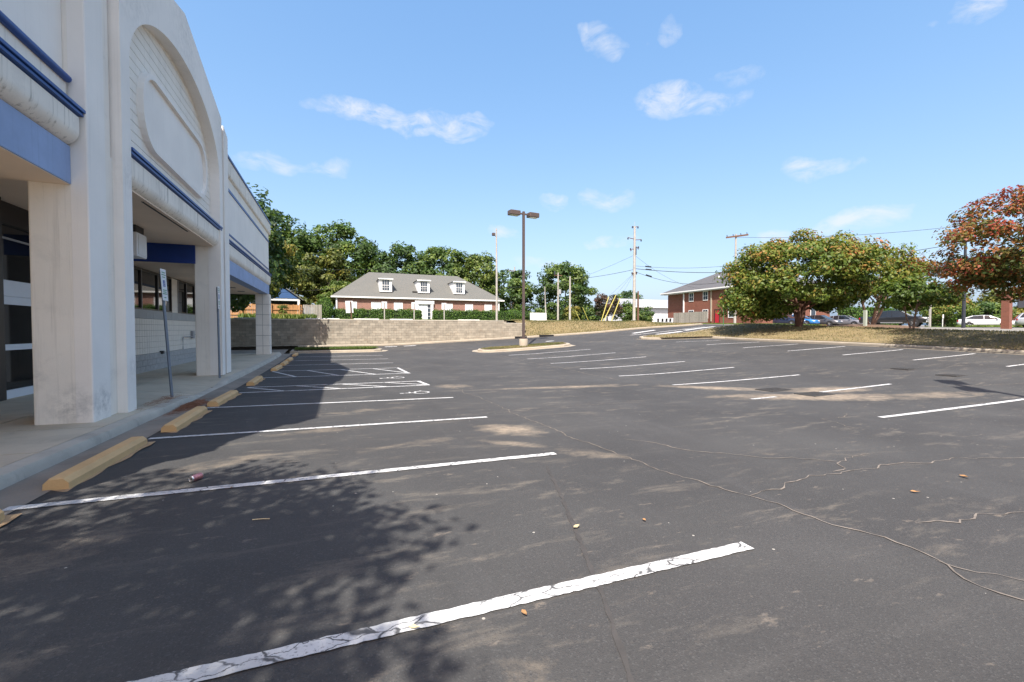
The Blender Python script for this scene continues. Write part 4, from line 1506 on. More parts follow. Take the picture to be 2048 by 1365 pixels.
def dormer(xc, i):
    w, zb, zt = .72, 6.15, 7.72
    y0 = OY + .75
    d = MB()
    # cheeks + front + gablet roof base
    d.add([(xc - w, y0, zb), (xc + w, y0, zb), (xc + w, y0, zt), (xc - w, y0, zt), (xc + w, y0 + 3.4, zt), (xc - w, y0 + 3.4, zt), (xc + w, y0 + .3, zb), (xc - w, y0 + .3, zb)],
          [(0, 1, 2, 3), (1, 6, 4, 2), (0, 3, 5, 7), (2, 4, 5, 3)])
    do = d.build('dormer', WHITE, OF)
    r = MB()
    e = .14
    r.add([(xc - w - e, y0 - .18, zt), (xc + w + e, y0 - .18, zt), (xc + w + e, y0 + 3.5, zt), (xc - w - e, y0 + 3.5, zt), (xc, y0 + 1.05, zt + .52), (xc, y0 + 4.6, zt + .52)],
          [(0, 1, 4), (1, 2, 5, 4), (3, 0, 4, 5), (0, 3, 2, 1)])
    r.build('dormer_roof', SHING, do)
    MB().box(xc - w - e, xc + w + e, y0 - .2, y0 - .181, zt - .10, zt + .03).build('fascia', WHITE, do)
    MB().box(xc - .40, xc + .40, y0 - .02, y0 - .002, zb + .18, zt - .18).build('pane', GLASSW, do)
    f = MB()
    f.box(xc - .40, xc + .40, y0 - .04, y0 - .021, (zb + zt) / 2 - .03, (zb + zt) / 2 + .03)
    f.box(xc - .15, xc - .12, y0 - .035, y0 - .021, zb + .18, zt - .18)
    f.box(xc + .12, xc + .15, y0 - .035, y0 - .021, zb + .18, zt - .18)
    f.box(xc - .40, xc + .40, y0 - .035, y0 - .021, zb + .5, zb + .53)
    f.build('glazing_bar', WHITE, do)


for i, x in enumerate((5.5, 10.05, 14.55)):
    dormer(x, i)
MB().box(8.7, 9.6, OY + .95, OY + 1.15, 6.22, 6.36).build('roof_vent', CASTI, OF)

# ------------------------------------------------------------------ fences on the terrace


def fence(name, x0, x1, y, z0, h, wp, m, lb, cat='fence', rails=True, seed=1, along='x', gap=.009):
    r = random.Random(seed)
    t_ = thing(name, ((x0, y, z0) if along == 'x' else (y, x0, z0)), lb, cat)
    L = x1 - x0
    n = int(L / wp)

    def bx(a, b, d0, d1, za, zb, nm):
        q = MB()
        if along == 'x': q.box(a, b, d0, d1, za, zb)
        else: q.box(-d1, -d0, a, b, za, zb)
        return q.build(nm, m, t_, world=False)
    for k in range(n):
        dz = r.uniform(-.03, .03)
        bx(k * wp + gap, (k + 1) * wp - gap, -.012 + r.uniform(-.004, .004), .012, .04, h + dz, 'picket')
    if rails:
        for z in (.35, h * .62):
            bx(0, L, -.075, -.016, z, z + .09, 'rail')
        k = 0
        while k <= L + .01:
            bx(k - .05, k + .05, -.17, -.078, -.2, h + .05, 'post')
            k += 2.4
    return t_


fence('cedar_fence', -10.5, -3.05, 47.0, 2.62, 1.38, .14, CEDAR, 'new orange cedar board fence above the retaining wall at left', seed=2)
fence('grey_fence', -3.04, -1.35, 47.2, 2.62, 1.42, .14, GREYW, 'weathered grey board fence beside the cone shaped shrub', rails=False, seed=3)

# little house behind the fence
HZ = 3.1
H_ = thing('blue_gable_house', (-6.7, 62, HZ), 'small house with a blue gable porch behind the orange fence', 'building')
MB().box(-9.4, -4.45, 62.6, 72, HZ - .4, 5.6).build('wall', SIDING, H_)
MB().prism([(-9.4, 5.55), (-4.2, 5.55), (-6.8, 7.45)], 'y', 61.9, 62.4).build('porch_gable', HOUSEB, H_)
mb = MB()
mb.add([(-9.7, 61.7, 5.4), (-6.8, 61.7, 7.6), (-3.9, 61.7, 5.4), (-9.7, 72.3, 5.4), (-6.8, 72.3, 7.6), (-3.9, 72.3, 5.4), (-9.7, 61.7, 5.28), (-6.8, 61.7, 7.46), (-3.9, 61.7, 5.28)],
       [(0, 1, 4, 3), (1, 2, 5, 4), (0, 6, 7, 1), (1, 7, 8, 2)])
mb.build('roof', SHING, H_)
MB().box(-9.3, -4.3, 61.95, 62.1, 5.25, 5.54).build('porch_beam', SIDING, H_)
MB().box(-4.6, -4.35, 61.95, 62.1, HZ, 5.25).build('porch_post', WHITE, H_)
MB().box(-9.3, -9.05, 61.95, 62.1, HZ, 5.25).build('porch_post', WHITE, H_)
MB().box(-9.2, -4.7, 62.55, 62.6, HZ, 5.2).build('porch_shade_panel', BLACKM, H_)  # flat black panel: the porch's inner shade put into colour
for x in (-6.4,):
    f = MB().box(-4.449, -4.42, 63.6, 64.6, 3.9, 5.1).build('window', WHITE, H_)
    MB().box(-4.419, -4.41, 63.68, 64.52, 3.98, 5.02).build('pane', GLASSW, f)

# ------------------------------------------------------------------ leaves


def quads_mesh(name, P, A, B, tint, m):
    """one mesh of leaf diamonds: centres P, half-axes A and B"""
    n = len(P)
    V = np.empty((n, 4, 3), np.float32)
    V[:, 0] = P - A
    V[:, 1] = P + B - A * .1
    V[:, 2] = P + A
    V[:, 3] = P - B - A * .1
    me = bpy.data.meshes.new(name)
    me.vertices.add(n * 4)
    me.vertices.foreach_set('co', V.reshape(-1))
    me.loops.add(n * 4)
    me.loops.foreach_set('vertex_index', np.arange(n * 4, dtype=np.int32))
    me.polygons.add(n)
    me.polygons.foreach_set('loop_start', np.arange(0, n * 4, 4, dtype=np.int32))
    me.polygons.foreach_set('loop_total', np.full(n, 4, np.int32))
    at = me.attributes.new('tint', 'FLOAT', 'FACE')
    at.data.foreach_set('value', tint.astype(np.float32))
    me.materials.append(m)
    me.update(calc_edges=True)
    me.validate()
    return me


def leaf_axes(rg, N, size, asp=.55):
    n = len(N)
    N = N / (np.linalg.norm(N, axis=1, keepdims=True) + 1e-9)
    T = rg.normal(size=(n, 3))
    A = np.cross(N, T)
    A /= (np.linalg.norm(A, axis=1, keepdims=True) + 1e-9)
    B = np.cross(N, A)
    s = size * rg.uniform(.65, 1.35, (n, 1))
    return A * s * .5, B * s * .5 * asp


def tree(name, base, C, Rr, m, label, group=None, clumps=60, leaves=110, leaf=.3, cr=.26, stems=1, tr=.25, bark=BARKD, seed=1, flat=.65, tint=(.45, .25), autumn=0.0, cat='tree', spread=.5, limbs=12, inner=.5, side=0.0, lobes=(), bump=1.0):
    rg = np.random.default_rng(seed)
    base = np.array(base, float)
    C = np.array(C, float)
    Rr = np.array(Rr, float)
    t_ = thing(name, tuple(base), label, cat, group)
    d = rg.normal(size=(clumps, 3))
    d /= np.linalg.norm(d, axis=1, keepdims=True)
    d[:, 2] = np.where(d[:, 2] < -flat, -flat * rg.uniform(.5, 1, clumps), d[:, 2])
    fac = rg.uniform(inner, 1.0, clumps) ** .6
    bumpy = 1 + bump * (.16 * np.sin(d[:, 0] * 5 + seed) * np.cos(d[:, 1] * 4 + seed * 2) + .10 * np.sin(d[:, 2] * 9 + seed))
    cc = C + d * Rr * (fac * bumpy)[:, None] * (1 - cr * .55)
    rad = cr * float(np.mean(Rr)) * rg.uniform(.6, 1.3, clumps)
    for lx, ly, lz, lr, lh, k_ in lobes:
        e = rg.normal(size=(k_, 3)); e /= np.linalg.norm(e, axis=1, keepdims=True)
        e *= rg.uniform(.4, 1, (k_, 1))
        cc = np.concatenate([cc, np.array([lx, ly, lz]) + e * np.array([lr, lr, lh])])
        rad = np.concatenate([rad, cr * float(np.mean(Rr)) * rg.uniform(.6, 1.1, k_)])
        d = np.concatenate([d, e])
        clumps += k_
    n = clumps * leaves
    idx = np.repeat(np.arange(clumps), leaves)
    off = rg.normal(size=(n, 3))
    ln = np.linalg.norm(off, axis=1, keepdims=True)
    off = off / ln * rg.uniform(.25, 1.0, (n, 1)) ** .5
    P = cc[idx] + off * rad[idx][:, None] * np.array([1.15, 1.15, .72])
    out = (P - C) / Rr
    N = out * .5 + off * .7 + rg.normal(size=(n, 3)) * .55 + np.array([0, 0, .45])
    A, B = leaf_axes(rg, N, leaf)
    tn = tint[0] + tint[1] * rg.normal(size=clumps)[idx] + .10 * rg.normal(size=n)
    if autumn:
        h = np.clip((P[:, 2] - C[2]) / Rr[2] * .5 + .5, 0, 1)
        o = np.clip(np.linalg.norm(out, axis=1), 0, 1.2)
        tn += autumn * (h * .7 + o * .5 - .62) + side * out[:, 0]
    P = P - base
    me = quads_mesh('crown', P, A, B, np.clip(tn, 0, 1), m)
    o = bpy.data.objects.new('crown', me)
    COL.objects.link(o)
    o.parent = t_
    mb = MB()
    rr_ = random.Random(seed)
    Cl = C - base
    order = np.argsort(-np.abs(d[:, 2]))[::-1]
    targets = [Vector(cc[k] - base) for k in rg.permutation(clumps)[:limbs]]
    for s in range(stems):
        a = 2 * PI * s / max(1, stems) + rr_.uniform(-.4, .4)
        sp = spread if stems > 1 else 0
        b0 = Vector((math.cos(a) * sp * .35, math.sin(a) * sp * .35, -.15))
        hgt = max(.6, Cl[2] - Rr[2] * .55)
        top = Vector((math.cos(a) * sp * 1.5 + Cl[0] * .5, math.sin(a) * sp * 1.5 + Cl[1] * .5, hgt))
        mid = b0.lerp(top, .5) + Vector((rr_.uniform(-.08, .08), rr_.uniform(-.08, .08), 0))
        r0 = tr if stems == 1 else tr * rr_.uniform(.55, .8)
        mb.tube([b0, b0 + Vector((0, 0, .25)), mid, top], [r0 * 1.5, r0, r0 * .85, r0 * .7], 9)
        for k, tg in enumerate(targets):
            if k % stems != s: continue
            st = mid.lerp(top, rr_.uniform(.4, 1.0))
            m1 = st.lerp(tg, .5) + Vector((rr_.uniform(-.2, .2), rr_.uniform(-.2, .2), rr_.uniform(.0, .3)))
            mb.tube([st, m1, tg], [r0 * .5, r0 * .3, r0 * .1], 6)
    mb.build('trunk', bark, t_, world=False, smooth=True)
    return t_


def shrub(name, kind, c, size, m, label, cat, n=2500, leaf=.12, seed=1, group=None, tint=.5):
    """clipped shrub or hedge: leaf skin over a dark core. kind box | egg"""
    rg = np.random.default_rng(seed)
    t_ = thing(name, c, label, cat, group)
    sx, sy, sz = size
    if kind == 'egg':
        d = rg.normal(size=(n, 3)); d /= np.linalg.norm(d, axis=1, keepdims=True)
        k = 1 - .30 * np.clip(d[:, 2], 0, 1)
        P = np.stack([d[:, 0] * sx / 2 * k, d[:, 1] * sy / 2 * k, sz * .47 + d[:, 2] * sz * .5], 1)
        N = d.copy()
    else:
        f = rg.choice(4, n, p=[.40, .40, .1, .1]) if sx > sy else rg.choice(4, n, p=[.25, .25, .25, .25])
        u = rg.uniform(-.5, .5, n); w = rg.uniform(0, 1, n)
        P = np.zeros((n, 3)); N = np.zeros((n, 3))
        top = f == 0; fr = f == 1; l_ = f == 2; r_ = f == 3
        P[top] = np.stack([u[top] * sx, (w[top] - .5) * sy, np.full(top.sum(), sz)], 1); N[top] = (0, 0, 1)
        P[fr] = np.stack([u[fr] * sx, np.full(fr.sum(), -sy / 2), w[fr] * sz], 1); N[fr] = (0, -1, 0)
        P[l_] = np.stack([np.full(l_.sum(), -sx / 2), u[l_] * sy, w[l_] * sz], 1); N[l_] = (-1, 0, 0)
        P[r_] = np.stack([np.full(r_.sum(), sx / 2), u[r_] * sy, w[r_] * sz], 1); N[r_] = (1, 0, 0)
    P = P + N * (rg.normal(size=(n, 1)) * leaf * .6 + .06 * np.sin(P[:, :1] * 2.3 + seed) + .05 * np.sin(P[:, :1] * 6.1))
    N = N + rg.normal(size=(n, 3)) * .65 + np.array([0, 0, .3])
    A, B = leaf_axes(rg, N, leaf)
    tn = np.clip(tint + .18 * rg.normal(size=n), 0, 1)
    o = bpy.data.objects.new('foliage', quads_mesh('foliage', P, A, B, tn, m))
    COL.objects.link(o); o.parent = t_
    mb = MB()
    if kind == 'egg':
        pr = []
        for i in range(9):
            a = -PI / 2 + PI * i / 8
            k = 1 - .30 * max(0, math.sin(a))
            pr.append((max(.01, sx / 2 * .88 * math.cos(a) * k), sz * .47 + sz * .46 * math.sin(a)))
        mb.lathe(pr, 14)
    else:
        mb.box(-sx / 2 + .07, sx / 2 - .07, -sy / 2 + .07, sy / 2 - .07, 0, sz - .07)
    mb.build('dark_core', CORE, t_, world=False)  # solid near-black core filling the shrub under its leaves
    return t_


# hedges and shrubs by the office
shrub('hedge', 'box', (4.55, 52.6, 2.62), (9.4, 1.3, 1.22), L_HEDGE, 'long clipped green hedge left of the office door', 'hedge', 6500, .15, 1)
shrub('hedge', 'box', (15.85, 52.6, 2.68), (9.9, 1.3, 1.20), L_HEDGE, 'long clipped green hedge right of the office door', 'hedge', 6500, .15, 2)
shrub('cone_shrub', 'egg', (-1.15, 52.0, 2.55), (1.95, 1.9, 2.55), L_HEDGE, 'tall egg shaped clipped shrub at the left corner of the office', 'shrub', 3600, .13, 3, tint=.55)
shrub('round_shrub', 'egg', (21.6, 53.5, 2.6), (2.0, 1.9, 1.7), L_HEDGE, 'round clipped shrub at the right corner of the office', 'shrub', 2200, .14, 4, tint=.62)
shrub('round_shrub', 'egg', (23.3, 57, 2.7), (1.8, 1.7, 1.5), L_LIGHT, 'small loose shrub right of the round clipped one', 'shrub', 1400, .16, 5)

# grass and weeds below the cedar fence
def blades(name, pts_fn, n, h, w, m, seed, tint, label=None, cat=None):
    rg = np.random.default_rng(seed)
    P = pts_fn(rg, n)
    hh = h * rg.uniform(.5, 1.3, (n, 1))
    A = np.concatenate([rg.normal(size=(n, 2)) * .35, np.ones((n, 1))], 1) * hh * .5
    a = rg.uniform(0, 2 * PI, n)
    B = np.stack([np.cos(a), np.sin(a), np.zeros(n)], 1) * w
    P = P + np.array([0, 0, 1]) * (hh * .45)
    o = bpy.data.objects.new(name, quads_mesh(name, P, A, B, np.clip(tint[0] + tint[1] * rg.normal(size=n) + tint[2] * np.sin(P[:, 0] * 1.3 + 2 * np.sin(P[:, 1] * .9)), 0, 1), m))
    COL.objects.link(o)
    return setp(o, label, cat, kind='stuff')


def in_poly(poly, zf):
    xs = [p[0] for p in poly]; ys_ = [p[1] for p in poly]
    def fn(rg, n):
        out = []
        while len(out) < n:
            x = rg.uniform(min(xs), max(xs)); y = rg.uniform(min(ys_), max(ys_))
            if inside(poly, x, y):
                out.append((x, y, zf(x, y)))
        return np.array(out)
    return fn


blades('grass', in_poly(shrink(STRIP, .25), lambda x, y: G(x, y) + .19), 9000, .13, .012, GRASSB, 1, (.55, .15, .1), 'bright green grass on the strip behind the last stall', 'grass')
blades('grass', in_poly(shrink(ISLAND, .3), lambda x, y: G(x, y) + .15), 7000, .07, .012, GRASSY, 2, (.35, .2, .25), 'patchy yellow green grass on the lamp island', 'grass')
VN = [(28.3, 0), (28.3, 25.4), (27.8, 26.3), (26.9, 26.7), (23.4, 27.2), (22.8, 28.0), (22.7, 28.5), (23.4, 29.1), (30, 29.8), (35.7, 30.4), (35.7, 0)]
blades('grass', in_poly(VN, lambda x, y: vz(x, y) - .01), 16000, .09, .018, GRASSY, 3, (.62, .22, .22), 'dry tan and green grass on the verge under the trees', 'grass')
blades('grass', in_poly([(15.6, 35.4), (35, 35.4), (35, 39.5), (15.6, 39.5)], bankz), 13000, .10, .02, GRASSY, 4, (.66, .2, .22), 'sunburnt tan grass on the bank beside the driveway', 'grass')
blades('grass', in_poly([(15.6, 38.5), (35.5, 38.5), (35.5, 40.0), (15.6, 40)], bankz), 3500, .16, .02, GRASSY, 5, (.15, .15, .1), 'green fringe of grass along the top of the bank', 'grass')
blades('weeds', in_poly([(-8, 44.5), (-1.8, 44.5), (-1.8, 46.6), (-8, 46.6)], lambda x, y: 2.55), 2600, .5, .05, L_LIGHT, 6, (.6, .2, .2), 'bright weeds growing along the foot of the cedar fence', 'weeds')
blades('grass', in_poly([(46, 36.2), (56.5, 36.2), (56.5, 46), (46, 46)], lambda x, y: G(x, y) + .05), 4000, .16, .03, GRASSB, 7, (.6, .2, .1), 'green lawn strip across the road before the tall brick building', 'grass')
blades('grass', in_poly([(61, 25.6), (70, 29.8), (82, 35), (74, 25.5), (66, 23.6)], lambda x, y: G(x, y) + .04), 3500, .22, .04, GRASSB, 8, (.8, .15, .1), 'bright yellow green grass beyond the black pickup', 'grass')
for i, (x, h, lb) in enumerate([(-4.7, 1.1, 'small leafy sapling in front of the orange fence'),]):
    tree('sapling', (x, 46.0, 2.6), (x, 46.0, 2.6 + h * .75), (.5, .5, .6), L_LIGHT, lb, clumps=14, leaves=40, leaf=.14, cr=.4, tr=.03, seed=70 + i, limbs=5, cat='sapling')

# ------------------------------------------------------------------ trees
tree('crape_myrtle', (33.0, 23.3, vz(33, 23.3) - .06), (32.9, 23.4, 5.6), (5.6, 5.6, 3.7), L_CRAPE, 'large dome shaped crape myrtle with bronze tips on the verge, several dark red stems', clumps=230, leaves=150, leaf=.24, cr=.165, stems=5, tr=.24, bark=BARKR, seed=11, flat=.62, tint=(.34, .11), autumn=.48, spread=.32, limbs=22, inner=.45, group=None, bump=.35, lobes=[(29.2, 25.0, 3.7, 1.6, 1.3, 30), (31.0, 24.3, 3.3, 1.3, .9, 22), (35.0, 21.9, 4.0, 1.6, .8, 22), (35.2, 22.6, 7.0, 2.0, 1.0, 20), (33.5, 24.6, 7.6, 2.2, .9, 20)])
tree('crape_myrtle', (33.0, 16.1, vz(33, 16.1) - .04), (33.2, 16.2, 3.75), (2.0, 2.2, 1.15), L_CRAPE, 'small forked crape myrtle with a dark green crown on the verge', clumps=60, leaves=110, leaf=.20, cr=.26, stems=3, tr=.09, bark=BARK, seed=12, flat=.6, tint=(.2, .12), autumn=.3, spread=.25, limbs=12)
tree('crape_myrtle', (42.0, 23.4, G(42, 23.4) + .15), (42.2, 23.3, 6.05), (3.9, 3.9, 3.0), L_CRAPE, 'pale many stemmed crape myrtle on the mulch bed across the road', clumps=100, leaves=130, leaf=.26, cr=.22, stems=5, tr=.15, bark=BARK, seed=13, flat=.5, tint=(.36, .13), autumn=.55, spread=.6, limbs=18)
tree('red_maple', (31.0, 8.3, vz(31, 8.3) - .04), (30.6, 9.2, 5.5), (5.3, 4.9, 3.0), L_RED, 'broad tree with red and orange leaves reaching in from the right edge', clumps=230, leaves=150, leaf=.165, cr=.15, lobes=[(27.6, 11.2, 4.2, 1.3, .7, 16), (29.0, 9.6, 3.6, 1.6, .5, 18)], stems=3, tr=.26, bark=BARK, seed=14, flat=.62, tint=(.33, .17), autumn=.62, spread=.5, limbs=20, inner=.55)
tree('shade_tree', (-5.6, -1.6, .15), (-3.85, -.85, 5.6), (2.25, 3.2, 1.9), L_GREEN, 'tree outside the picture whose shade dapples the nearest stalls', clumps=130, leaves=105, leaf=.155, cr=.225, stems=2, tr=.12, bark=BARK, seed=15, spread=.2, limbs=16, inner=.25)
# behind the shop and the office
tree('oak_tree', (-9.3, 32.6, .3), (-7.2, 33.2, 6.6), (4.6, 3.7, 4.5), L_DARK, 'dark leafy tree rising right behind the end of the shop', clumps=150, leaves=120, leaf=.34, cr=.22, tr=.28, seed=21, flat=.9, inner=.35)
tree('oak_tree', (-9, 52, 2.6), (-8.2, 52, 7.6), (4.6, 4.2, 4.6), L_YEL, 'yellow green tree hanging over the orange fence beside the shop', clumps=90, leaves=110, leaf=.42, cr=.23, tr=.28, seed=22, flat=.75, tint=(.35, .2))
tree('oak_tree', (-10, 76, 3.5), (-9.5, 76, 12.0), (7.5, 6, 8.0), L_DARK, 'big dark oak behind the blue gable house', clumps=130, leaves=120, leaf=.55, cr=.2, tr=.4, seed=23, flat=.8)
tree('oak_tree', (0, 80, 3.6), (0, 80, 12.5), (8.2, 6, 8.0), L_GREEN, 'tall rounded oak left of the office roof ridge', clumps=150, leaves=120, leaf=.55, cr=.19, tr=.4, seed=24, flat=.8)
tree('oak_tree', (-1.5, 68, 3.3), (-1.8, 68, 8.0), (5.0, 3.5, 4.6), L_YEL, 'yellow green tree between the house and the office', clumps=90, leaves=110, leaf=.45, cr=.23, tr=.3, seed=25, flat=.75, tint=(.3, .2))
tree('oak_tree', (9.5, 76, 3.5), (9.5, 76, 9.6), (6.6, 5, 6.6), L_DARK, 'dark oak behind the middle of the office roof', clumps=120, leaves=120, leaf=.5, cr=.2, tr=.4, seed=26, flat=.8)
tree('oak_tree', (16.5, 74, 3.5), (16.2, 74, 10.2), (5.4, 5, 6.3), L_DARK, 'dark oak behind the office right of centre', clumps=110, leaves=120, leaf=.48, cr=.21, tr=.4, seed=27, flat=.8, tint=(.55, .25))
tree('oak_tree', (22.4, 72, 3.5), (21.6, 72, 9.9), (4.6, 4.6, 6.2), L_LIGHT, 'bright green tree behind the right end of the office roof', clumps=100, leaves=110, leaf=.46, cr=.22, tr=.35, seed=28, flat=.8, tint=(.35, .25))
tree('small_tree', (.4, 60.5, 3.0), (.4, 60.5, 6.0), (2.6, 2.2, 2.3), L_LIGHT, 'light green small tree touching the left end of the office roof', clumps=50, leaves=100, leaf=.34, cr=.28, tr=.16, seed=29, tint=(.55, .15))
tree('oak_tree', (-15, 58, 2.9), (-15, 58, 9), (5, 5, 6), L_DARK, 'dark tree seen under the shop canopy past the tiled pillar', clumps=70, leaves=100, leaf=.5, cr=.24, tr=.3, seed=30, flat=.9)
# middle distance
tree('oak_tree', (30.5, 78, 3.6), (30.2, 78, 7.4), (5.6, 5, 6.3), L_DARK, 'left of the two dark trees behind the leaning utility poles', clumps=110, leaves=120, leaf=.5, cr=.21, tr=.35, seed=31, flat=.95, group=None)
tree('oak_tree', (40.5, 74, 3.5), (40.2, 74, 8.0), (6.4, 5.2, 6.9), L_DARK, 'right and taller of the two dark trees behind the utility poles', clumps=130, leaves=120, leaf=.5, cr=.2, tr=.35, seed=32, flat=.95, tint=(.5, .25))
tree('plum_tree', (38.3, 57, 3.0), (38.3, 57, 5.2), (2.6, 2.2, 2.1), L_BURG, 'small burgundy leaved tree behind the yellow guy guards', clumps=50, leaves=90, leaf=.26, cr=.28, tr=.12, seed=33)
for i, (x, y, w, h, m_, lb) in enumerate([(29.5, 64, 6, 2.2, L_DARK, 'dark low shrubs below the left dark tree'), (33.8, 60, 3.0, 2.6, L_YEL, 'bright yellow green rounded bush behind the poles'),
                                        (37, 58.5, 4, 2.2, L_DARK, 'dark green bush behind the guy guards'), (41.5, 56.5, 4.6, 2.9, L_GREEN, 'green bushes at the foot of the tallest utility pole'),
                                        (25.8, 62, 4, 2.0, L_DARK, 'low dark bushes right of the office'), (45.8, 58, 3.4, 2.4, L_DARK, 'dark bush before the white building')]):
    tree('bush', (x, y, 2.9), (x, y, 2.75 + h * .5), (w / 2, 1.6, h * .62), m_, lb, clumps=40, leaves=90, leaf=.28, cr=.32, tr=.06, seed=40 + i, flat=1, limbs=4, cat='bush')
# far right
tree('oak_tree', (77, 104, 4), (77, 104, 9.5), (5, 4, 3.6), L_DARK, 'far treetop showing above the white building', clumps=50, leaves=80, leaf=.6, cr=.28, tr=.3, seed=50)
shrub('hedge', 'box', (80, 45, 1.95), (12, 2, 2.9), L_HEDGE, 'tall green hedge behind the grey parked cars', 'hedge', 5000, .3, 51)
tree('crape_myrtle', (76, 33.5, 1.9), (76, 33.5, 4.3), (3.4, 3, 2.4), L_CRAPE, 'distant crape myrtle with rusty flower heads right of the pickup', clumps=50, leaves=90, leaf=.3, cr=.28, tr=.12, seed=52, flat=.95, autumn=.5, tint=(.3, .12))
tree('pine_tree', (104, 47, 2), (104, 47, 6.6), (5.5, 4, 3.4), L_YEL, 'distant yellow green tree left of the dark post', clumps=50, leaves=90, leaf=.5, cr=.28, tr=.2, seed=53, flat=.9, tint=(.5, .2))
tree('pine_tree', (112, 40, 2), (112, 40, 6.3), (6, 4, 3.4), L_YEL, 'distant yellow green tree above the white car', clumps=50, leaves=90, leaf=.5, cr=.28, tr=.2, seed=54, flat=.9, tint=(.55, .2))
tree('pine_tree', (92, 36, 1.9), (92, 36, 4.0), (3.4, 3, 2.2), L_DARK, 'dark green mounded shrub tree behind the white car roof', clumps=50, leaves=90, leaf=.4, cr=.28, tr=.2, seed=55, flat=.95)
shrub('hedge', 'box', (93, 40.5, 1.9), (6, 2, 1.9), L_HEDGE, 'bright low hedge behind the white car left of the dark post', 'hedge', 1600, .3, 56, tint=.75)
for i, (x, y, w, h, lb) in enumerate([(118, 62, 9, 4, 'far dark woods line behind the parked cars'), (128, 44, 9, 4, 'far woods line right of the dark post'), (96, 70, 9, 5, 'far trees right of the brick building'), (124, 30, 9, 5, 'far trees at the right edge')]):
    tree('far_tree', (x, y, 1.9), (x, y, 1.9 + h * .55), (w * .6, 4, h * .6), L_DARK, lb, clumps=50, leaves=80, leaf=.7, cr=.28, tr=.2, seed=60 + i, flat=.95)

# ------------------------------------------------------------------ utility poles, signs, wires


def upole(x, y, z0, z1, r, lb, m=POLEW, lean=(0, 0)):
    t_ = thing('utility_pole', (x, y, z0), lb, 'utility pole')
    h = z1 - z0
    MB().tube([(0, 0, -.3), (lean[0] * .5, lean[1] * .5, h * .5), (lean[0], lean[1], h)], [r, r * .85, r * .62], 10).build('pole', m, t_, world=False, smooth=True)
    return t_, h


bigp, h = upole(34.9, 46, 2.3, 14.6, .20, 'tallest pale utility pole with davit arms at the top of the bank')
for z, s, l in ((h - .1, 1, .5), (h - .15, -1, .35), (h - 1.6, -1, 1.0), (h - 1.7, 1, 1.0), (h - 2.6, 1, .6), (h - 2.9, -1, .6), (h - 5.8, 1, .35), (h - 5.9, -1, .35)):
    a = MB().tube([(0, 0, z), (s * l * .55, 0, z + .05), (s * l, 0, z + (.12 if z > h - 2 else -.25))], .045, 6).build('bracket', POLEB, bigp, world=False)
    MB().lathe([(.03, -.14), (.08, -.1), (.08, .1), (.03, .14)], 8, (s * l, 0, z)).build('insulator', STEELD, a, world=False)
MB().lathe([(.05, -.5), (.09, -.45), (.09, .45), (.05, .5)], 8, (.12, -.1, h - 3.1)).build('fuse_unit', STEELD, bigp, world=False)
MB().tube([(0, 0, h - .2), (.02, 0, h + .6)], .02, 6).build('tip', POLEW, bigp, world=False)
p2, h = upole(49.8, 44, 2.2, 14.4, .18, 'utility pole with a flat crossarm rising behind the dome shaped tree')
c = MB().box(-1.45, 1.45, -.06, .06, -.1, .1).build('crossarm', POLEB, p2, world=False)
c.location = (0, -.2, h - .3)
c.rotation_euler = (0, R(-7), R(-25))
for x in (-1.3, -.5, .5, 1.3):
    MB().lathe([(.05, 0), (.05, .22)], 8, (x, 0, .1)).build('insulator', STEELD, c, world=False)
c = MB().box(-.9, .9, -.05, .05, h - 5.0, h - 4.85).build('crossarm', POLEB, p2, world=False)
c.rotation_euler = (0, 0, R(-25))
p3, h = upole(32.4, 80, 3.6, 13.9, .2, 'distant utility pole right of the office with a small crossarm')
c = MB().box(-1.5, 1.5, -.06, .06, h - .9, h - .75).build('crossarm', POLEB, p3, world=False)
for x in (-1.4, 1.4):
    MB().lathe([(.06, 0), (.06, .35)], 8, (x, 0, h - .75)).build('insulator', STEELD, c, world=False)
p4, h = upole(27.0, 55, 2.7, 7.55, .11, 'short leaning grey pole right of the blank white sign', lean=(-.25, 0))
MB().tube([(-.25, 0, h - .05), (-.7, 0, h + .1), (-1.0, 0, h + .05)], .03, 6).build('arm', GALV, p4, world=False)
p5, h = upole(32.5, 62, 2.9, 10.6, .17, 'utility pole with a transformer can, middle one of three before the dark trees')
MB().lathe([(.05, -.4), (.24, -.36), (.24, .36), (.05, .4)], 12, (.3, 0, h - 3.0)).build('transformer', ALUG, p5, world=False)
c = MB().box(-.7, .7, -.05, .05, h - .5, h - .38).build('crossarm', POLEB, p5, world=False)
MB().lathe([(.09, -.3), (.12, -.25), (.12, .25), (.09, .3)], 8, (-1.0 + .4, 0, h - .1)).build('insulator', STEELD, c, world=False)
p6, h = upole(29.05, 52, 2.6, 8.75, .15, 'bare pale pole, right one of three before the dark trees')
p7, h = upole(42.45, 55, 2.8, 7.45, .17, 'short dark brown pole right behind the tallest utility pole', m=POLEB)
p8, h = upole(100, 62, 2.0, 9.0, .14, 'far thin pole at right beyond the parked cars')

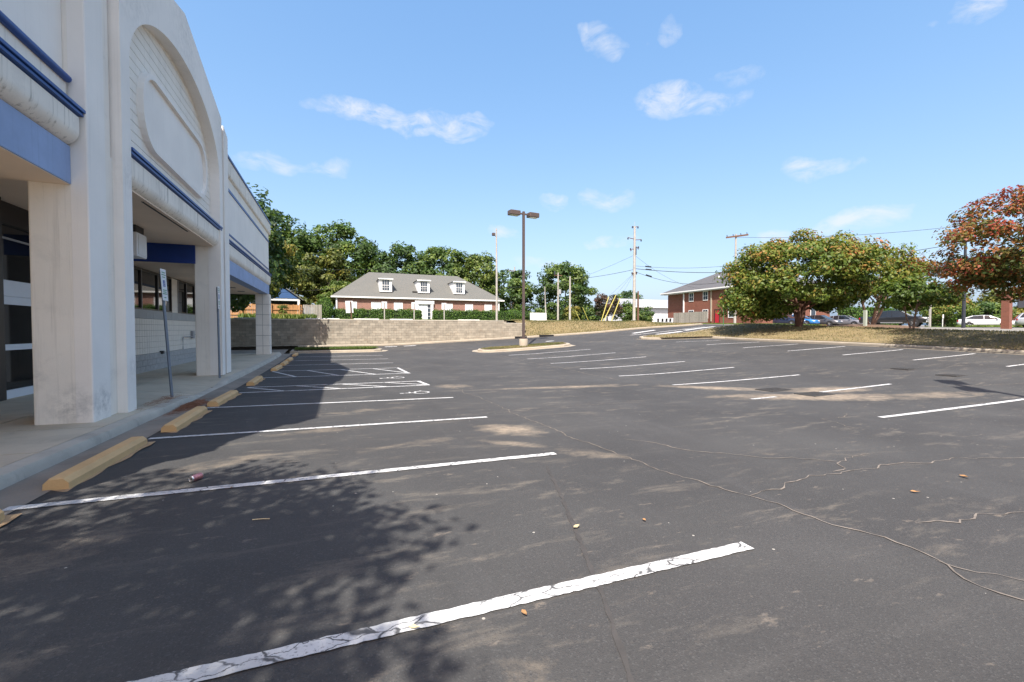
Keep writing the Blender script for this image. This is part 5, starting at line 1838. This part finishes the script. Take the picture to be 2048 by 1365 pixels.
for (x, y, z), (dx, dz), lb in [((28.7, 44, 2.45), (1.05, 3.05), 'left leaning yellow guy guard at the bank top'), ((29.0, 44, 2.45), (1.75, 3.25), 'middle leaning yellow guy guard at the bank top'),
                                ((30.1, 44, 2.45), (1.25, 2.9), 'right leaning yellow guy guard at the bank top')]:
    t_ = thing('guy_guard', (x, y, z), lb, 'guy wire guard', 'yellow guy wire guards')
    MB().tube([(0, 0, 0), (dx, 0, dz)], .055, 8).build('guard', GUYY, t_, world=False)
    MB().tube([(dx, 0, dz), (34.9 - x, 46 - y, 8.8 - z)], .010, 5).build('guy_wire', WIRE, t_, world=False)
for (x, y, z), (dx, dz), lb in [((31.3, 53, 2.7), (-.9, 1.6), 'thin yellow guy guard leaning left behind the bank, left one'), ((32.6, 53, 2.7), (-1.0, 2.0), 'thin yellow guy guard leaning left behind the bank, right one')]:
    t_ = thing('guy_guard', (x, y, z), lb, 'guy wire guard', 'yellow guy wire guards')
    MB().tube([(0, 0, 0), (dx, 0, dz)], .04, 8).build('guard', GUYY, t_, world=False)
    MB().tube([(dx, 0, dz), (29.05 - x, 52 - y, 7.9 - z)], .010, 5).build('guy_wire', WIRE, t_, world=False)


def wire(a, b, sag, lb, r=.018):
    a, b = Vector(a), Vector(b)
    pts = []
    for i in range(17):
        t0 = i / 16
        p = a.lerp(b, t0)
        p.z -= sag * 4 * t0 * (1 - t0)
        pts.append(p)
    setp(MB().tube(pts, r, 5).build('overhead_wire', WIRE), lb, 'wire', 'overhead wires')


wire((34.9, 46, 9.65), (49.8, 44, 10.3), .35, 'upper overhead wire between the tallest pole and the crossarm pole')
wire((34.9, 46, 9.3), (49.8, 44, 9.35), .25, 'middle thick overhead cable between the tallest pole and the crossarm pole', .035)
wire((34.9, 46, 8.95), (49.8, 44, 8.4), 1.1, 'low sagging overhead cable between the tallest pole and the crossarm pole', .025)
wire((34.9, 46, 11.0), (58.0, 58, 8.6), .9, 'thin overhead wire sagging from the tallest pole to the brick building', .014)
wire((34.9, 46, 11.0), (30, 70, 7.6), .5, 'thin overhead wire from the tallest pole back to the left trees', .014)
wire((34.9, 46, 9.2), (29.05, 52, 8.3), .15, 'overhead cable from the tallest pole to the bare pale pole', .025)
wire((49.8, 44, 14.0), (62, 25.2, 12.6), .5, 'upper overhead wire running from the crossarm pole to the right', .02)
wire((49.8, 44, 9.4), (60, 24.4, 10.6), .4, 'lower overhead cable running from the crossarm pole to the right', .03)
wire((29.05, 52, 8.3), (32.5, 62, 8.4), .2, 'short overhead wire between the two pale poles before the trees', .02)
wire((29.05, 52, 8.1), (5.5, 66, 7.6), .7, 'overhead wire running from the bare pole past the office roof to the left', .018)
wire((27.0, 55, 7.4), (32.5, 62, 8.0), .3, 'thin overhead wire from the short leaning pole', .014)
wire((-20, 60, 9.6), (10, 68, 11.0), .8, 'upper overhead wire crossing the trees left of the office', .022)
wire((-20, 57, 5.6), (0, 57, 6.6), .5, 'lower overhead wire crossing above the blue gable house', .018)
for i, (x, y, z, lb) in enumerate([(36.8, 45.7, 9.62, 'dark splice case on the upper wire by the tallest pole'), (36.85, 45.7, 9.25, 'dark splice case on the middle cable by the tallest pole'), (36.9, 45.7, 8.55, 'dark splice case on the low cable by the tallest pole')]):
    t_ = MB().tube([(-.42, 0, 0), (.42, 0, -.02 if i < 2 else -.18)], .09, 8).build('splice_case', STEELD)
    t_.location = (x, y, z)
    setp(t_, lb, 'splice case', 'splice cases on the wires')

# signs of the middle distance
t_ = thing('blank_sign', (22.5, 48, 2.55), 'wide blank white ground sign at the top of the bank', 'sign')
MB().box(-1.05, 1.05, -.08, .08, .1, 1.08).build('panel', WHITE, t_, world=False)
MB().box(-.2, -.16, -.085, -.081, .72, .9).box(-.14, -.06, -.085, -.081, .72, .9).box(.02, .12, -.085, -.081, .78, .92).build('small_mark', ALUG, t_, world=False)
for x in (-.9, .9):
    MB().box(x - .06, x + .06, -.06, .06, -.3, .1).build('leg', WHITE, t_, world=False)
t_ = thing('blank_sign', (48.6, 60, 2.75), 'blank white panel sign left of the tall brick building', 'sign')
MB().box(-.95, .95, -.06, .06, .15, 1.3).build('panel', WHITE, t_, world=False)
for x in (-.8, .8):
    MB().box(x - .06, x + .06, -.06, .06, -.3, .15).build('leg', WHITE, t_, world=False)
t_ = thing('warning_sign', (33.2, 60, 2.9), 'yellow diamond warning sign between the utility poles', 'sign')
MB().box(-.04, .04, -.03, .03, 0, 1.5).build('post', GALV, t_, world=False)
p = MB().prism([(0, .85), (.42, 1.27), (0, 1.69), (-.42, 1.27)], 'y', -.05, -.035).build('plate', YEL, t_, world=False)
t_ = thing('red_box_sign', (19.8, 55.5, 2.7), 'small red sign with white lettering seen behind the lamp post', 'sign')
MB().box(-.03, .03, -.03, .03, 0, 1.4).build('post', GALV, t_, world=False)
MB().box(-.35, .2, -.05, -.031, 1.1, 1.9).build('plate', REDS, t_, world=False)
# stop sign
t_ = thing('stop_sign', (35.0, 32.25, G(35, 32.25)), 'red octagonal stop sign on a green post partly hidden by the dome shaped tree', 'stop sign', rz=R(-62))
MB().box(-.035, .035, -.02, .02, 0, 2.9).build('post', GREENP, t_, world=False)
oc = [(.38 * math.cos(R(22.5 + 45 * k)), 2.55 + .38 * math.sin(R(22.5 + 45 * k))) for k in range(8)]
pl = MB().prism(oc, 'y', -.035, -.022).build('plate', REDS, t_, world=False)
cu = bpy.data.curves.new('lettering', 'FONT')
cu.body = 'STOP'
cu.size = .27
cu.align_x = 'CENTER'
cu.align_y = 'CENTER'
cu.extrude = .002
tmp = bpy.data.objects.new('tmp', cu)
me = bpy.data.meshes.new_from_object(tmp)
bpy.data.objects.remove(tmp)
me.materials.clear()
me.materials.append(WHITE)
o = bpy.data.objects.new('lettering', me)
COL.objects.link(o)
o.parent = pl
o['kind'] = 'stuff'
o.location = (0, -.039, 2.55)
o.rotation_euler = (R(90), 0, 0)

# ------------------------------------------------------------------ white building and tall brick building
WB = thing('white_building', (66, 84, 3.2), 'long low white building with a grey metal roof left of the brick building', 'building')
MB().box(61.5, 84, 84, 96, 2.5, 7.0).build('wall', SIDING, WB)
mb = MB()
mb.add([(60.7, 83.2, 6.9), (85, 83.2, 6.9), (85, 97, 6.9), (60.7, 97, 6.9), (60.7, 90, 9.2), (85, 90, 9.2)], [(0, 1, 5, 4), (2, 3, 4, 5), (0, 4, 3), (1, 2, 5), (0, 3, 2, 1)])
mb.build('roof', mat('grey_metal_roof', (.30, .31, .33), .6, .08, 2), WB)
MB().box(62.0, 65.5, 83.6, 83.99, 5.7, 6.85).build('recess_shade', BLACKM, WB)  # black block on the wall, painting the shade of a recess
MB().box(60.7, 85, 83.1, 83.19, 6.75, 6.95).build('gutter', WHITE, WB)
for k in range(14):
    MB().box(61.5, 84, 83.975, 83.999, 3.0 + k * .27, 3.0 + k * .27 + .25).build('siding_board', SIDING, WB)

BX = 58.0
BB = thing('tall_brick_building', (66, 57, 2.9), 'two storey red brick building with a dark hip roof across the road', 'building')
MB().box(BX, 73, 46.5, 62.25, 1.5, 8.3).build('wall', BRICK2, BB)
MB().box(BX + .7, 73, 62.251, 67.1, 1.5, 8.3).build('wall', BRICK2, BB)
mb = MB()
v = [(BX - .6, 45.9, 8.45), (73.6, 45.9, 8.45), (73.6, 67.7, 8.45), (BX - .6, 67.7, 8.45), (65.5, 53.5, 12.3), (65.5, 60.5, 12.3)]
mb.add(v + [(x, y, z - .22) for x, y, z in v[:4]], [(0, 4, 1), (1, 4, 5, 2), (2, 5, 3), (3, 5, 4, 0), (6, 7, 8, 9), (0, 1, 7, 6), (1, 2, 8, 7), (2, 3, 9, 8), (3, 0, 6, 9)])
RF = mb.build('roof', SHINGD, BB)
MB().box(BX - .72, BX - .605, 45.9, 67.7, 8.28, 8.48).build('gutter', WHITE, BB)
MB().box(BX - .6, BX + .69, 46, 67.6, 8.15, 8.228).build('soffit', SIDING, BB)
for y, m_ in ((62.15, WHITE), (55.9, KERBL)):
    MB().box(BX - .16, BX - .003, y - .1, y + .1, 3.0, 8.2).build('downspout', m_, BB)
MB().tube([(62, 58.2, 10.4), (62, 58.2, 11.0)], .12, 8).build('roof_pipe', WHITE, RF)
MB().box(60.8, 61.6, 53.6, 54.6, 10.1, 10.35).build('roof_vent', WHITE, RF)
mb = MB()
for t0 in frange(.04, .94, .05):
    x0 = BX - .6 + (65.5 - BX + .6) * t0; z0 = 8.45 + 3.85 * t0
    ya, yb = 45.9 + 7.6 * t0, 67.7 - 7.2 * t0
    mb.box(x0 - .02, x0 + .01, ya + .1, yb - .1, z0 - .02, z0 + .02)
setp(mb.build('shingle_course', SHINGD, RF), kind='stuff')
for y0, y1, z0, z1 in ((59.95, 60.85, 6.65, 8.0), (56.75, 57.65, 6.65, 8.0), (59.9, 60.9, 3.6, 4.95), (56.7, 57.7, 3.6, 4.95), (51.5, 52.4, 6.65, 8.0), (48.5, 49.4, 6.65, 8.0), (51.5, 52.4, 3.6, 4.95)):
    f = MB()
    f.box(BX - .05, BX - .003, y0 - .1, y0, z0 - .1, z1 + .1).box(BX - .05, BX - .003, y1, y1 + .1, z0 - .1, z1 + .1)
    f.box(BX - .05, BX - .003, y0, y1, z1, z1 + .1).box(BX - .08, BX - .003, y0, y1, z0 - .1, z0)
    f.box(BX - .04, BX - .003, y0, y1, (z0 + z1) / 2 - .03, (z0 + z1) / 2 + .03)
    f.box(BX - .035, BX - .003, (y0 + y1) / 2 - .02, (y0 + y1) / 2 + .02, z0, z1)
    fo = f.build('window', WHITE, BB)
    MB().box(BX - .02, BX - .004, y0, y1, z0, z1).build('pane', GLASSW, fo)
MB().box(BX - .06, BX - .003, 54.25, 55.1, 2.75, 4.85).build('door', REDD, BB)
f = MB().box(BX - .09, BX - .061, 54.15, 54.25, 2.75, 4.95).box(BX - .09, BX - .061, 55.1, 55.2, 2.75, 4.95).box(BX - .09, BX - .061, 54.15, 55.2, 4.85, 4.95).build('door_frame', BRONZE, BB)
for x in (61, 65, 69):
    fo = MB().box(x - .6, x + .6, 46.44, 46.497, 3.3, 5.0).build('window', WHITE, BB)
    MB().box(x - .5, x + .5, 46.425, 46.439, 3.4, 4.9).build('pane', GLASSW, fo)
fence('board_screen', 55.6, 63.6, 56.9, 2.8, 1.85, .15, GREYW, 'tall weathered board screen in front of the brick building', cat='fence', rails=False, seed=8, along='y')
for i, (y, lb) in enumerate([(64.2, 'grey air conditioner nearest the board screen'), (65.2, 'grey air conditioner second from the board screen'), (66.3, 'grey air conditioner third from the board screen'), (67.5, 'grey air conditioner farthest from the board screen')]):
    t_ = thing('air_conditioner', (57.2, y, G(57.2, y) + .1), lb, 'air conditioner', 'air conditioners beside the brick building')
    MB().box(-.4, .4, -.38, .38, -.1, .8).build('case', ALUW, t_, world=False)
    MB().box(-.41, -.401, -.2, .3, .1, .7).build('grille', BLACKM, t_, world=False)
# pillar, posts at the right
BP = thing('brick_pillar', (48.1, 17.5, 1.7), 'square brick gate pillar in front of the white car', 'pillar')
MB().box(47.87, 48.33, 17.27, 17.73, 1.5, 4.6).build('shaft', BRICK2, BP)
MB().box(47.8, 48.4, 17.2, 17.8, 4.6, 4.72).build('cap', KERBL, BP)
s_ = setp(MB().box(-.5, .5, -.06, .06, 0, .75).build('hanging_sign', STEELD), 'dark hanging sign panel right of the brick pillar', 'sign')
s_.location = (48.9, 16.7, 3.3); s_.rotation_euler = (0, 0, R(-50))
t_ = thing('dark_lamp_post', (50.0, 20.8, 1.7), 'dark steel lamp post in front of the white car', 'lamp post')
MB().tube([(0, 0, 0), (0, 0, 7.5)], [.13, .09], 10).build('pole', STEELD, t_, world=False)
MB().box(-.5, .5, -.2, .2, 7.5, 7.75).build('lamp_head', STEELD, t_, world=False)
for x, y, w, h, m_, nm, lb in [(40.0, 22.7, .20, 1.45, mat('painted_post', (.36, .40, .34), .8, .1, 4), 'wooden_post', 'short pale wooden post beside the road left of the mulch bed'),
                               (58.0, 26.8, .14, 3.2, POLEW, 'wooden_post', 'tall pale wooden post at the front of the black pickup')]:
    setp(MB().box(-w / 2, w / 2, -w / 2, w / 2, -.1, h).build(nm, m_), lb, 'post').location = (x, y, G(x, y))
t_ = thing('lot_marker', (66, 29.3, 1.85), 'small white marker sign on a thin post in the far grass', 'sign')
MB().box(-.03, .03, -.03, .03, 0, 1.5).build('post', WHITE, t_, world=False)
MB().box(-.12, .12, -.05, -.031, 1.1, 1.55).build('plate', WHITE, t_, world=False)
MALL = thing('far_white_building', (122, 52, 2), 'far white flat roofed building above the white car', 'building')
MB().box(112, 132, 44, 50, 1.5, 4.4).build('wall', SIDING, MALL)
MB().box(111.8, 132.2, 43.8, 50.2, 4.4, 4.75).build('roof_edge', SHINGD, MALL)

# ------------------------------------------------------------------ cars


def loft(rings):
    mb = MB()
    n = len(rings[0])
    mb.add([p for r in rings for p in r], [(i * n + k, i * n + (k + 1) % n, (i + 1) * n + (k + 1) % n, (i + 1) * n + k) for i in range(len(rings) - 1) for k in range(n)]
           + [tuple(range(n)), tuple(reversed(range((len(rings) - 1) * n, len(rings) * n)))])
    return mb


def car(name, loc, head, paint, kind, label, cat):
    t_ = thing(name, loc, label, cat, 'vehicles parked across the road', rz=math.atan2(head[1], head[0]))
    if kind == 'sedan':
        L_, Wd, H, wr = 4.85, .92, 1.46, .33
        body = [(-2.42, .42, .80, .80), (-2.3, .30, .98, .88), (-1.9, .22, 1.03, .92), (-1.0, .20, .98, .92), (0, .20, .95, .92), (.9, .20, .93, .92), (1.6, .22, .86, .90), (2.2, .26, .74, .84), (2.42, .34, .60, .72)]
        cab = [(-2.0, 1.0, 1.02, .72, .60), (-1.1, .97, 1.40, .80, .58), (-.3, .95, 1.46, .80, .60), (.3, .94, 1.42, .80, .58), (1.15, .92, .95, .76, .66)]
        wx = (-1.42, 1.45)
    elif kind == 'suv':
        L_, Wd, H, wr = 4.7, .94, 1.70, .36
        body = [(-2.35, .45, .95, .82), (-2.25, .34, 1.08, .90), (-1.5, .28, 1.10, .94), (0, .27, 1.06, .94), (.95, .27, 1.04, .94), (1.7, .30, .98, .92), (2.2, .34, .84, .86), (2.35, .42, .66, .74)]
        cab = [(-2.2, 1.06, 1.12, .76, .68), (-1.85, 1.08, 1.60, .80, .62), (-.8, 1.07, 1.69, .82, .64), (.1, 1.05, 1.66, .82, .63), (1.15, 1.02, 1.08, .78, .70)]
        wx = (-1.35, 1.42)
    else:
        L_, Wd, H, wr = 6.1, 1.0, 1.92, .42
        body = [(-3.05, .55, 1.12, .92), (-2.95, .48, 1.20, .98), (-1.5, .45, 1.22, 1.0), (-.9, .42, 1.22, 1.0), (0, .42, 1.22, 1.0), (1.2, .42, 1.22, 1.0), (2.2, .45, 1.20, .99), (2.85, .48, 1.12, .96), (3.05, .55, .98, .90)]
        cab = [(-1.05, 1.2, 1.24, .86, .84), (-.85, 1.2, 1.82, .88, .72), (-.1, 1.2, 1.92, .90, .74), (.75, 1.2, 1.88, .88, .73), (1.65, 1.2, 1.24, .86, .78)]
        wx = (-1.85, 1.95)
    rings = []
    for x, zl, zt, hw in body:
        rings.append([(x, -hw * .86, zl), (x, -hw * .97, zl + .12), (x, -hw, (zl + zt) * .5), (x, -hw * .97, zt - .08), (x, -hw * .88, zt), (x, hw * .88, zt), (x, hw * .97, zt - .08), (x, hw, (zl + zt) * .5), (x, hw * .97, zl + .12), (x, hw * .86, zl)])
    bo = loft(rings).build('body', paint, t_, world=False, smooth=True)
    gl = []
    for x, zb, zt, hb, hr in cab:
        gl.append([(x, -hb, zb - .03), (x, -(hb * .4 + hr * .6), zb + (zt - zb) * .6), (x, -hr, zt - .02), (x, hr, zt - .02), (x, (hb * .4 + hr * .6), zb + (zt - zb) * .6), (x, hb, zb - .03)])
    loft(gl).build('glazing', GLASSC, t_, world=False)
    # roof skin and pillars in body paint
    ro = []
    for x, zb, zt, hb, hr in cab[1:-1]:
        ro.append([(x, -hr - .015, zt - .05), (x, -hr * .9, zt + .012), (x, hr * .9, zt + .012), (x, hr + .015, zt - .05)])
    loft(ro).build('roof', paint, t_, world=False, smooth=True)
    for s in (-1, 1):
        pb = MB()
        (xa, zba, zta, hba, hra), (xb, zbb, ztb, hbb, hrb) = cab[-2], cab[-1]
        pb.tube([(xa, s * hra, zta - .02), (xb, s * hbb, zbb + .01)], .035, 6)
        (xa, zba, zta, hba, hra), (xb, zbb, ztb, hbb, hrb) = cab[1], cab[0]
        pb.tube([(xa, s * hra, zta - .02), (xb, s * hbb, zbb + .01)], .06, 6)
        xm = cab[2][0] + .1
        pb.tube([(xm, s * (cab[2][4] + .005), cab[2][2] - .03), (xm, s * (cab[2][3] + .005), cab[2][1])], .035, 6)
        if kind != 'sedan':
            xm = cab[1][0] + .45
            pb.tube([(xm, s * (cab[1][4] + .015), cab[1][2] - .0), (xm - .05, s * (cab[1][3] + .012), cab[1][1])], .04, 6)
        pb.build('pillar', paint, t_, world=False)
        mm = MB().box(cab[-1][0] - .32, cab[-1][0] - .16, *sorted((s * (Wd - .03), s * (Wd + .14))), cab[-1][1] + .03, cab[-1][1] + .17)
        mm.build('mirror', paint, t_, world=False, bevel=.03)
        for x in wx:
            tw = MB().lathe([(wr * .66, -.11), (wr * .95, -.11), (wr, -.07), (wr, .07), (wr * .95, .11), (wr * .66, .11)], 20)
            w = tw.build('wheel', TYRE, t_, world=False, smooth=True)
            w.location = (x, s * (Wd - .08), wr)
            w.rotation_euler = (R(90), 0, 0)
            rm = MB().lathe([(.001, .06), (wr * .2, .075), (wr * .25, .05), (wr * .58, .09), (wr * .67, .10), (wr * .67, -.1), (.001, -.1)], 20)
            for k in range(5):
                a = 2 * PI * k / 5
                rm.tube([(0, 0, .085), (wr * .6 * math.cos(a), wr * .6 * math.sin(a), .10)], .035, 5)
            rmo = rm.build('rim', RIM, w, world=False)
            if s > 0:
                rmo.rotation_euler = (R(180), 0, 0)
            ar = MB().lathe([(wr * 1.18, -.10), (wr * 1.18, .03), (wr * .98, .03), (wr * .98, -.10)], 20).build('wheel_arch', BLACKM, t_, world=False)
            ar.location = (x, s * (Wd - .035), wr + .02)
            ar.rotation_euler = (R(-90 if s > 0 else 90), 0, 0)
        xb = body[-1][0]
        zt = body[-2][2]
        MB().box(xb - .22, xb - .01, *sorted((s * body[-1][3] * .55, s * (body[-1][3] + .06))), zt - .24, zt - .06).build('headlight', LAMPG, t_, world=False, bevel=.03)
        xr = body[0][0]
        MB().box(xr - .012, xr + .14, *sorted((s * body[0][3] * .62, s * (body[0][3] + .06))), body[1][2] - .30, body[1][2] - .10).build('taillight', TAILR, t_, world=False, bevel=.03)
        MB().box(-1.0, 1.0, *sorted((s * (Wd - .05), s * (Wd + .004))), body[3][1] + .02, body[3][1] + .12).build('sill_trim', RIM if kind == 'pickup' else BLACKM, t_, world=False)
    xb = body[-1][0]
    MB().box(xb - .02, xb + .012, -body[-1][3] * .6, body[-1][3] * .6, body[-1][1] + .12, body[-1][2] - .06).build('grille', BLACKM if kind != 'pickup' else RIM, t_, world=False, bevel=.01)
    MB().box(xb - .10, xb + .03, -body[-1][3] * .98, body[-1][3] * .98, body[-1][1] - .06, body[-1][1] + .10).build('bumper', paint if kind != 'pickup' else RIM, t_, world=False, bevel=.04)
    if kind == 'pickup':
        MB().box(-2.9, -1.1, -.82, .82, 1.20, 1.235).build('bed_cover', BLACKM, t_, world=False)
    return t_


def cpaint(name, col, metal=.25):
    m = mat(name, col, .28, .03, 2, spec=.6, metal=metal)
    p = m.node_tree.nodes['Principled BSDF']
    p.inputs['Coat Weight'].default_value = .6
    p.inputs['Coat Roughness'].default_value = .05
    return m


HD = (.12, -.99)


def carat(fx, fy, L2, hd):
    n = Vector(hd).normalized()
    c = Vector((fx, fy)) - n * L2
    return (c.x, c.y, G(c.x, c.y))


car('navy_suv', carat(61.6, 43.0, 2.35, HD), HD, cpaint('navy_paint', (.02, .03, .07)), 'suv', 'dark navy car mostly hidden behind the stems of the dome shaped tree', 'car')
car('blue_hatchback', carat(65.2, 43.3, 2.35, HD), HD, cpaint('blue_paint', (.03, .20, .52)), 'suv', 'bright blue car just right of the dome shaped tree stems', 'car')
car('grey_suv', carat(68.2, 42.0, 2.35, HD), HD, cpaint('charcoal_paint', (.085, .085, .095)), 'suv', 'dark grey car right of the blue one', 'car')
car('silver_grey_suv', carat(71.6, 40.7, 2.35, HD), HD, cpaint('silver_grey_paint', (.20, .20, .225)), 'suv', 'lighter grey car left of the short wooden post', 'car')
car('black_pickup', carat(62.2, 28.9, 3.05, (.314, -.95)), (.314, -.95), cpaint('black_paint', (.008, .008, .010), 0), 'pickup', 'large black pickup truck behind the pale many stemmed tree', 'truck')
car('white_sedan', (71.9, 27.9, G(71.9, 27.9)), (.42, -.91), cpaint('white_paint_car', (.66, .67, .69), 0), 'sedan', 'white four door car parked behind the dark lamp post', 'car')
car('silver_wagon', (70.9, 22.6, G(70.9, 22.6)), (.42, -.91), cpaint('silver_paint', (.42, .43, .46)), 'suv', 'silver car cut off by the right edge beside the brick pillar', 'car')
car('red_suv', (80.5, 26.2, G(80, 26)), (.42, -.91), cpaint('red_paint', (.42, .02, .03), 0), 'suv', 'red car showing behind the silver car at the right edge', 'car')
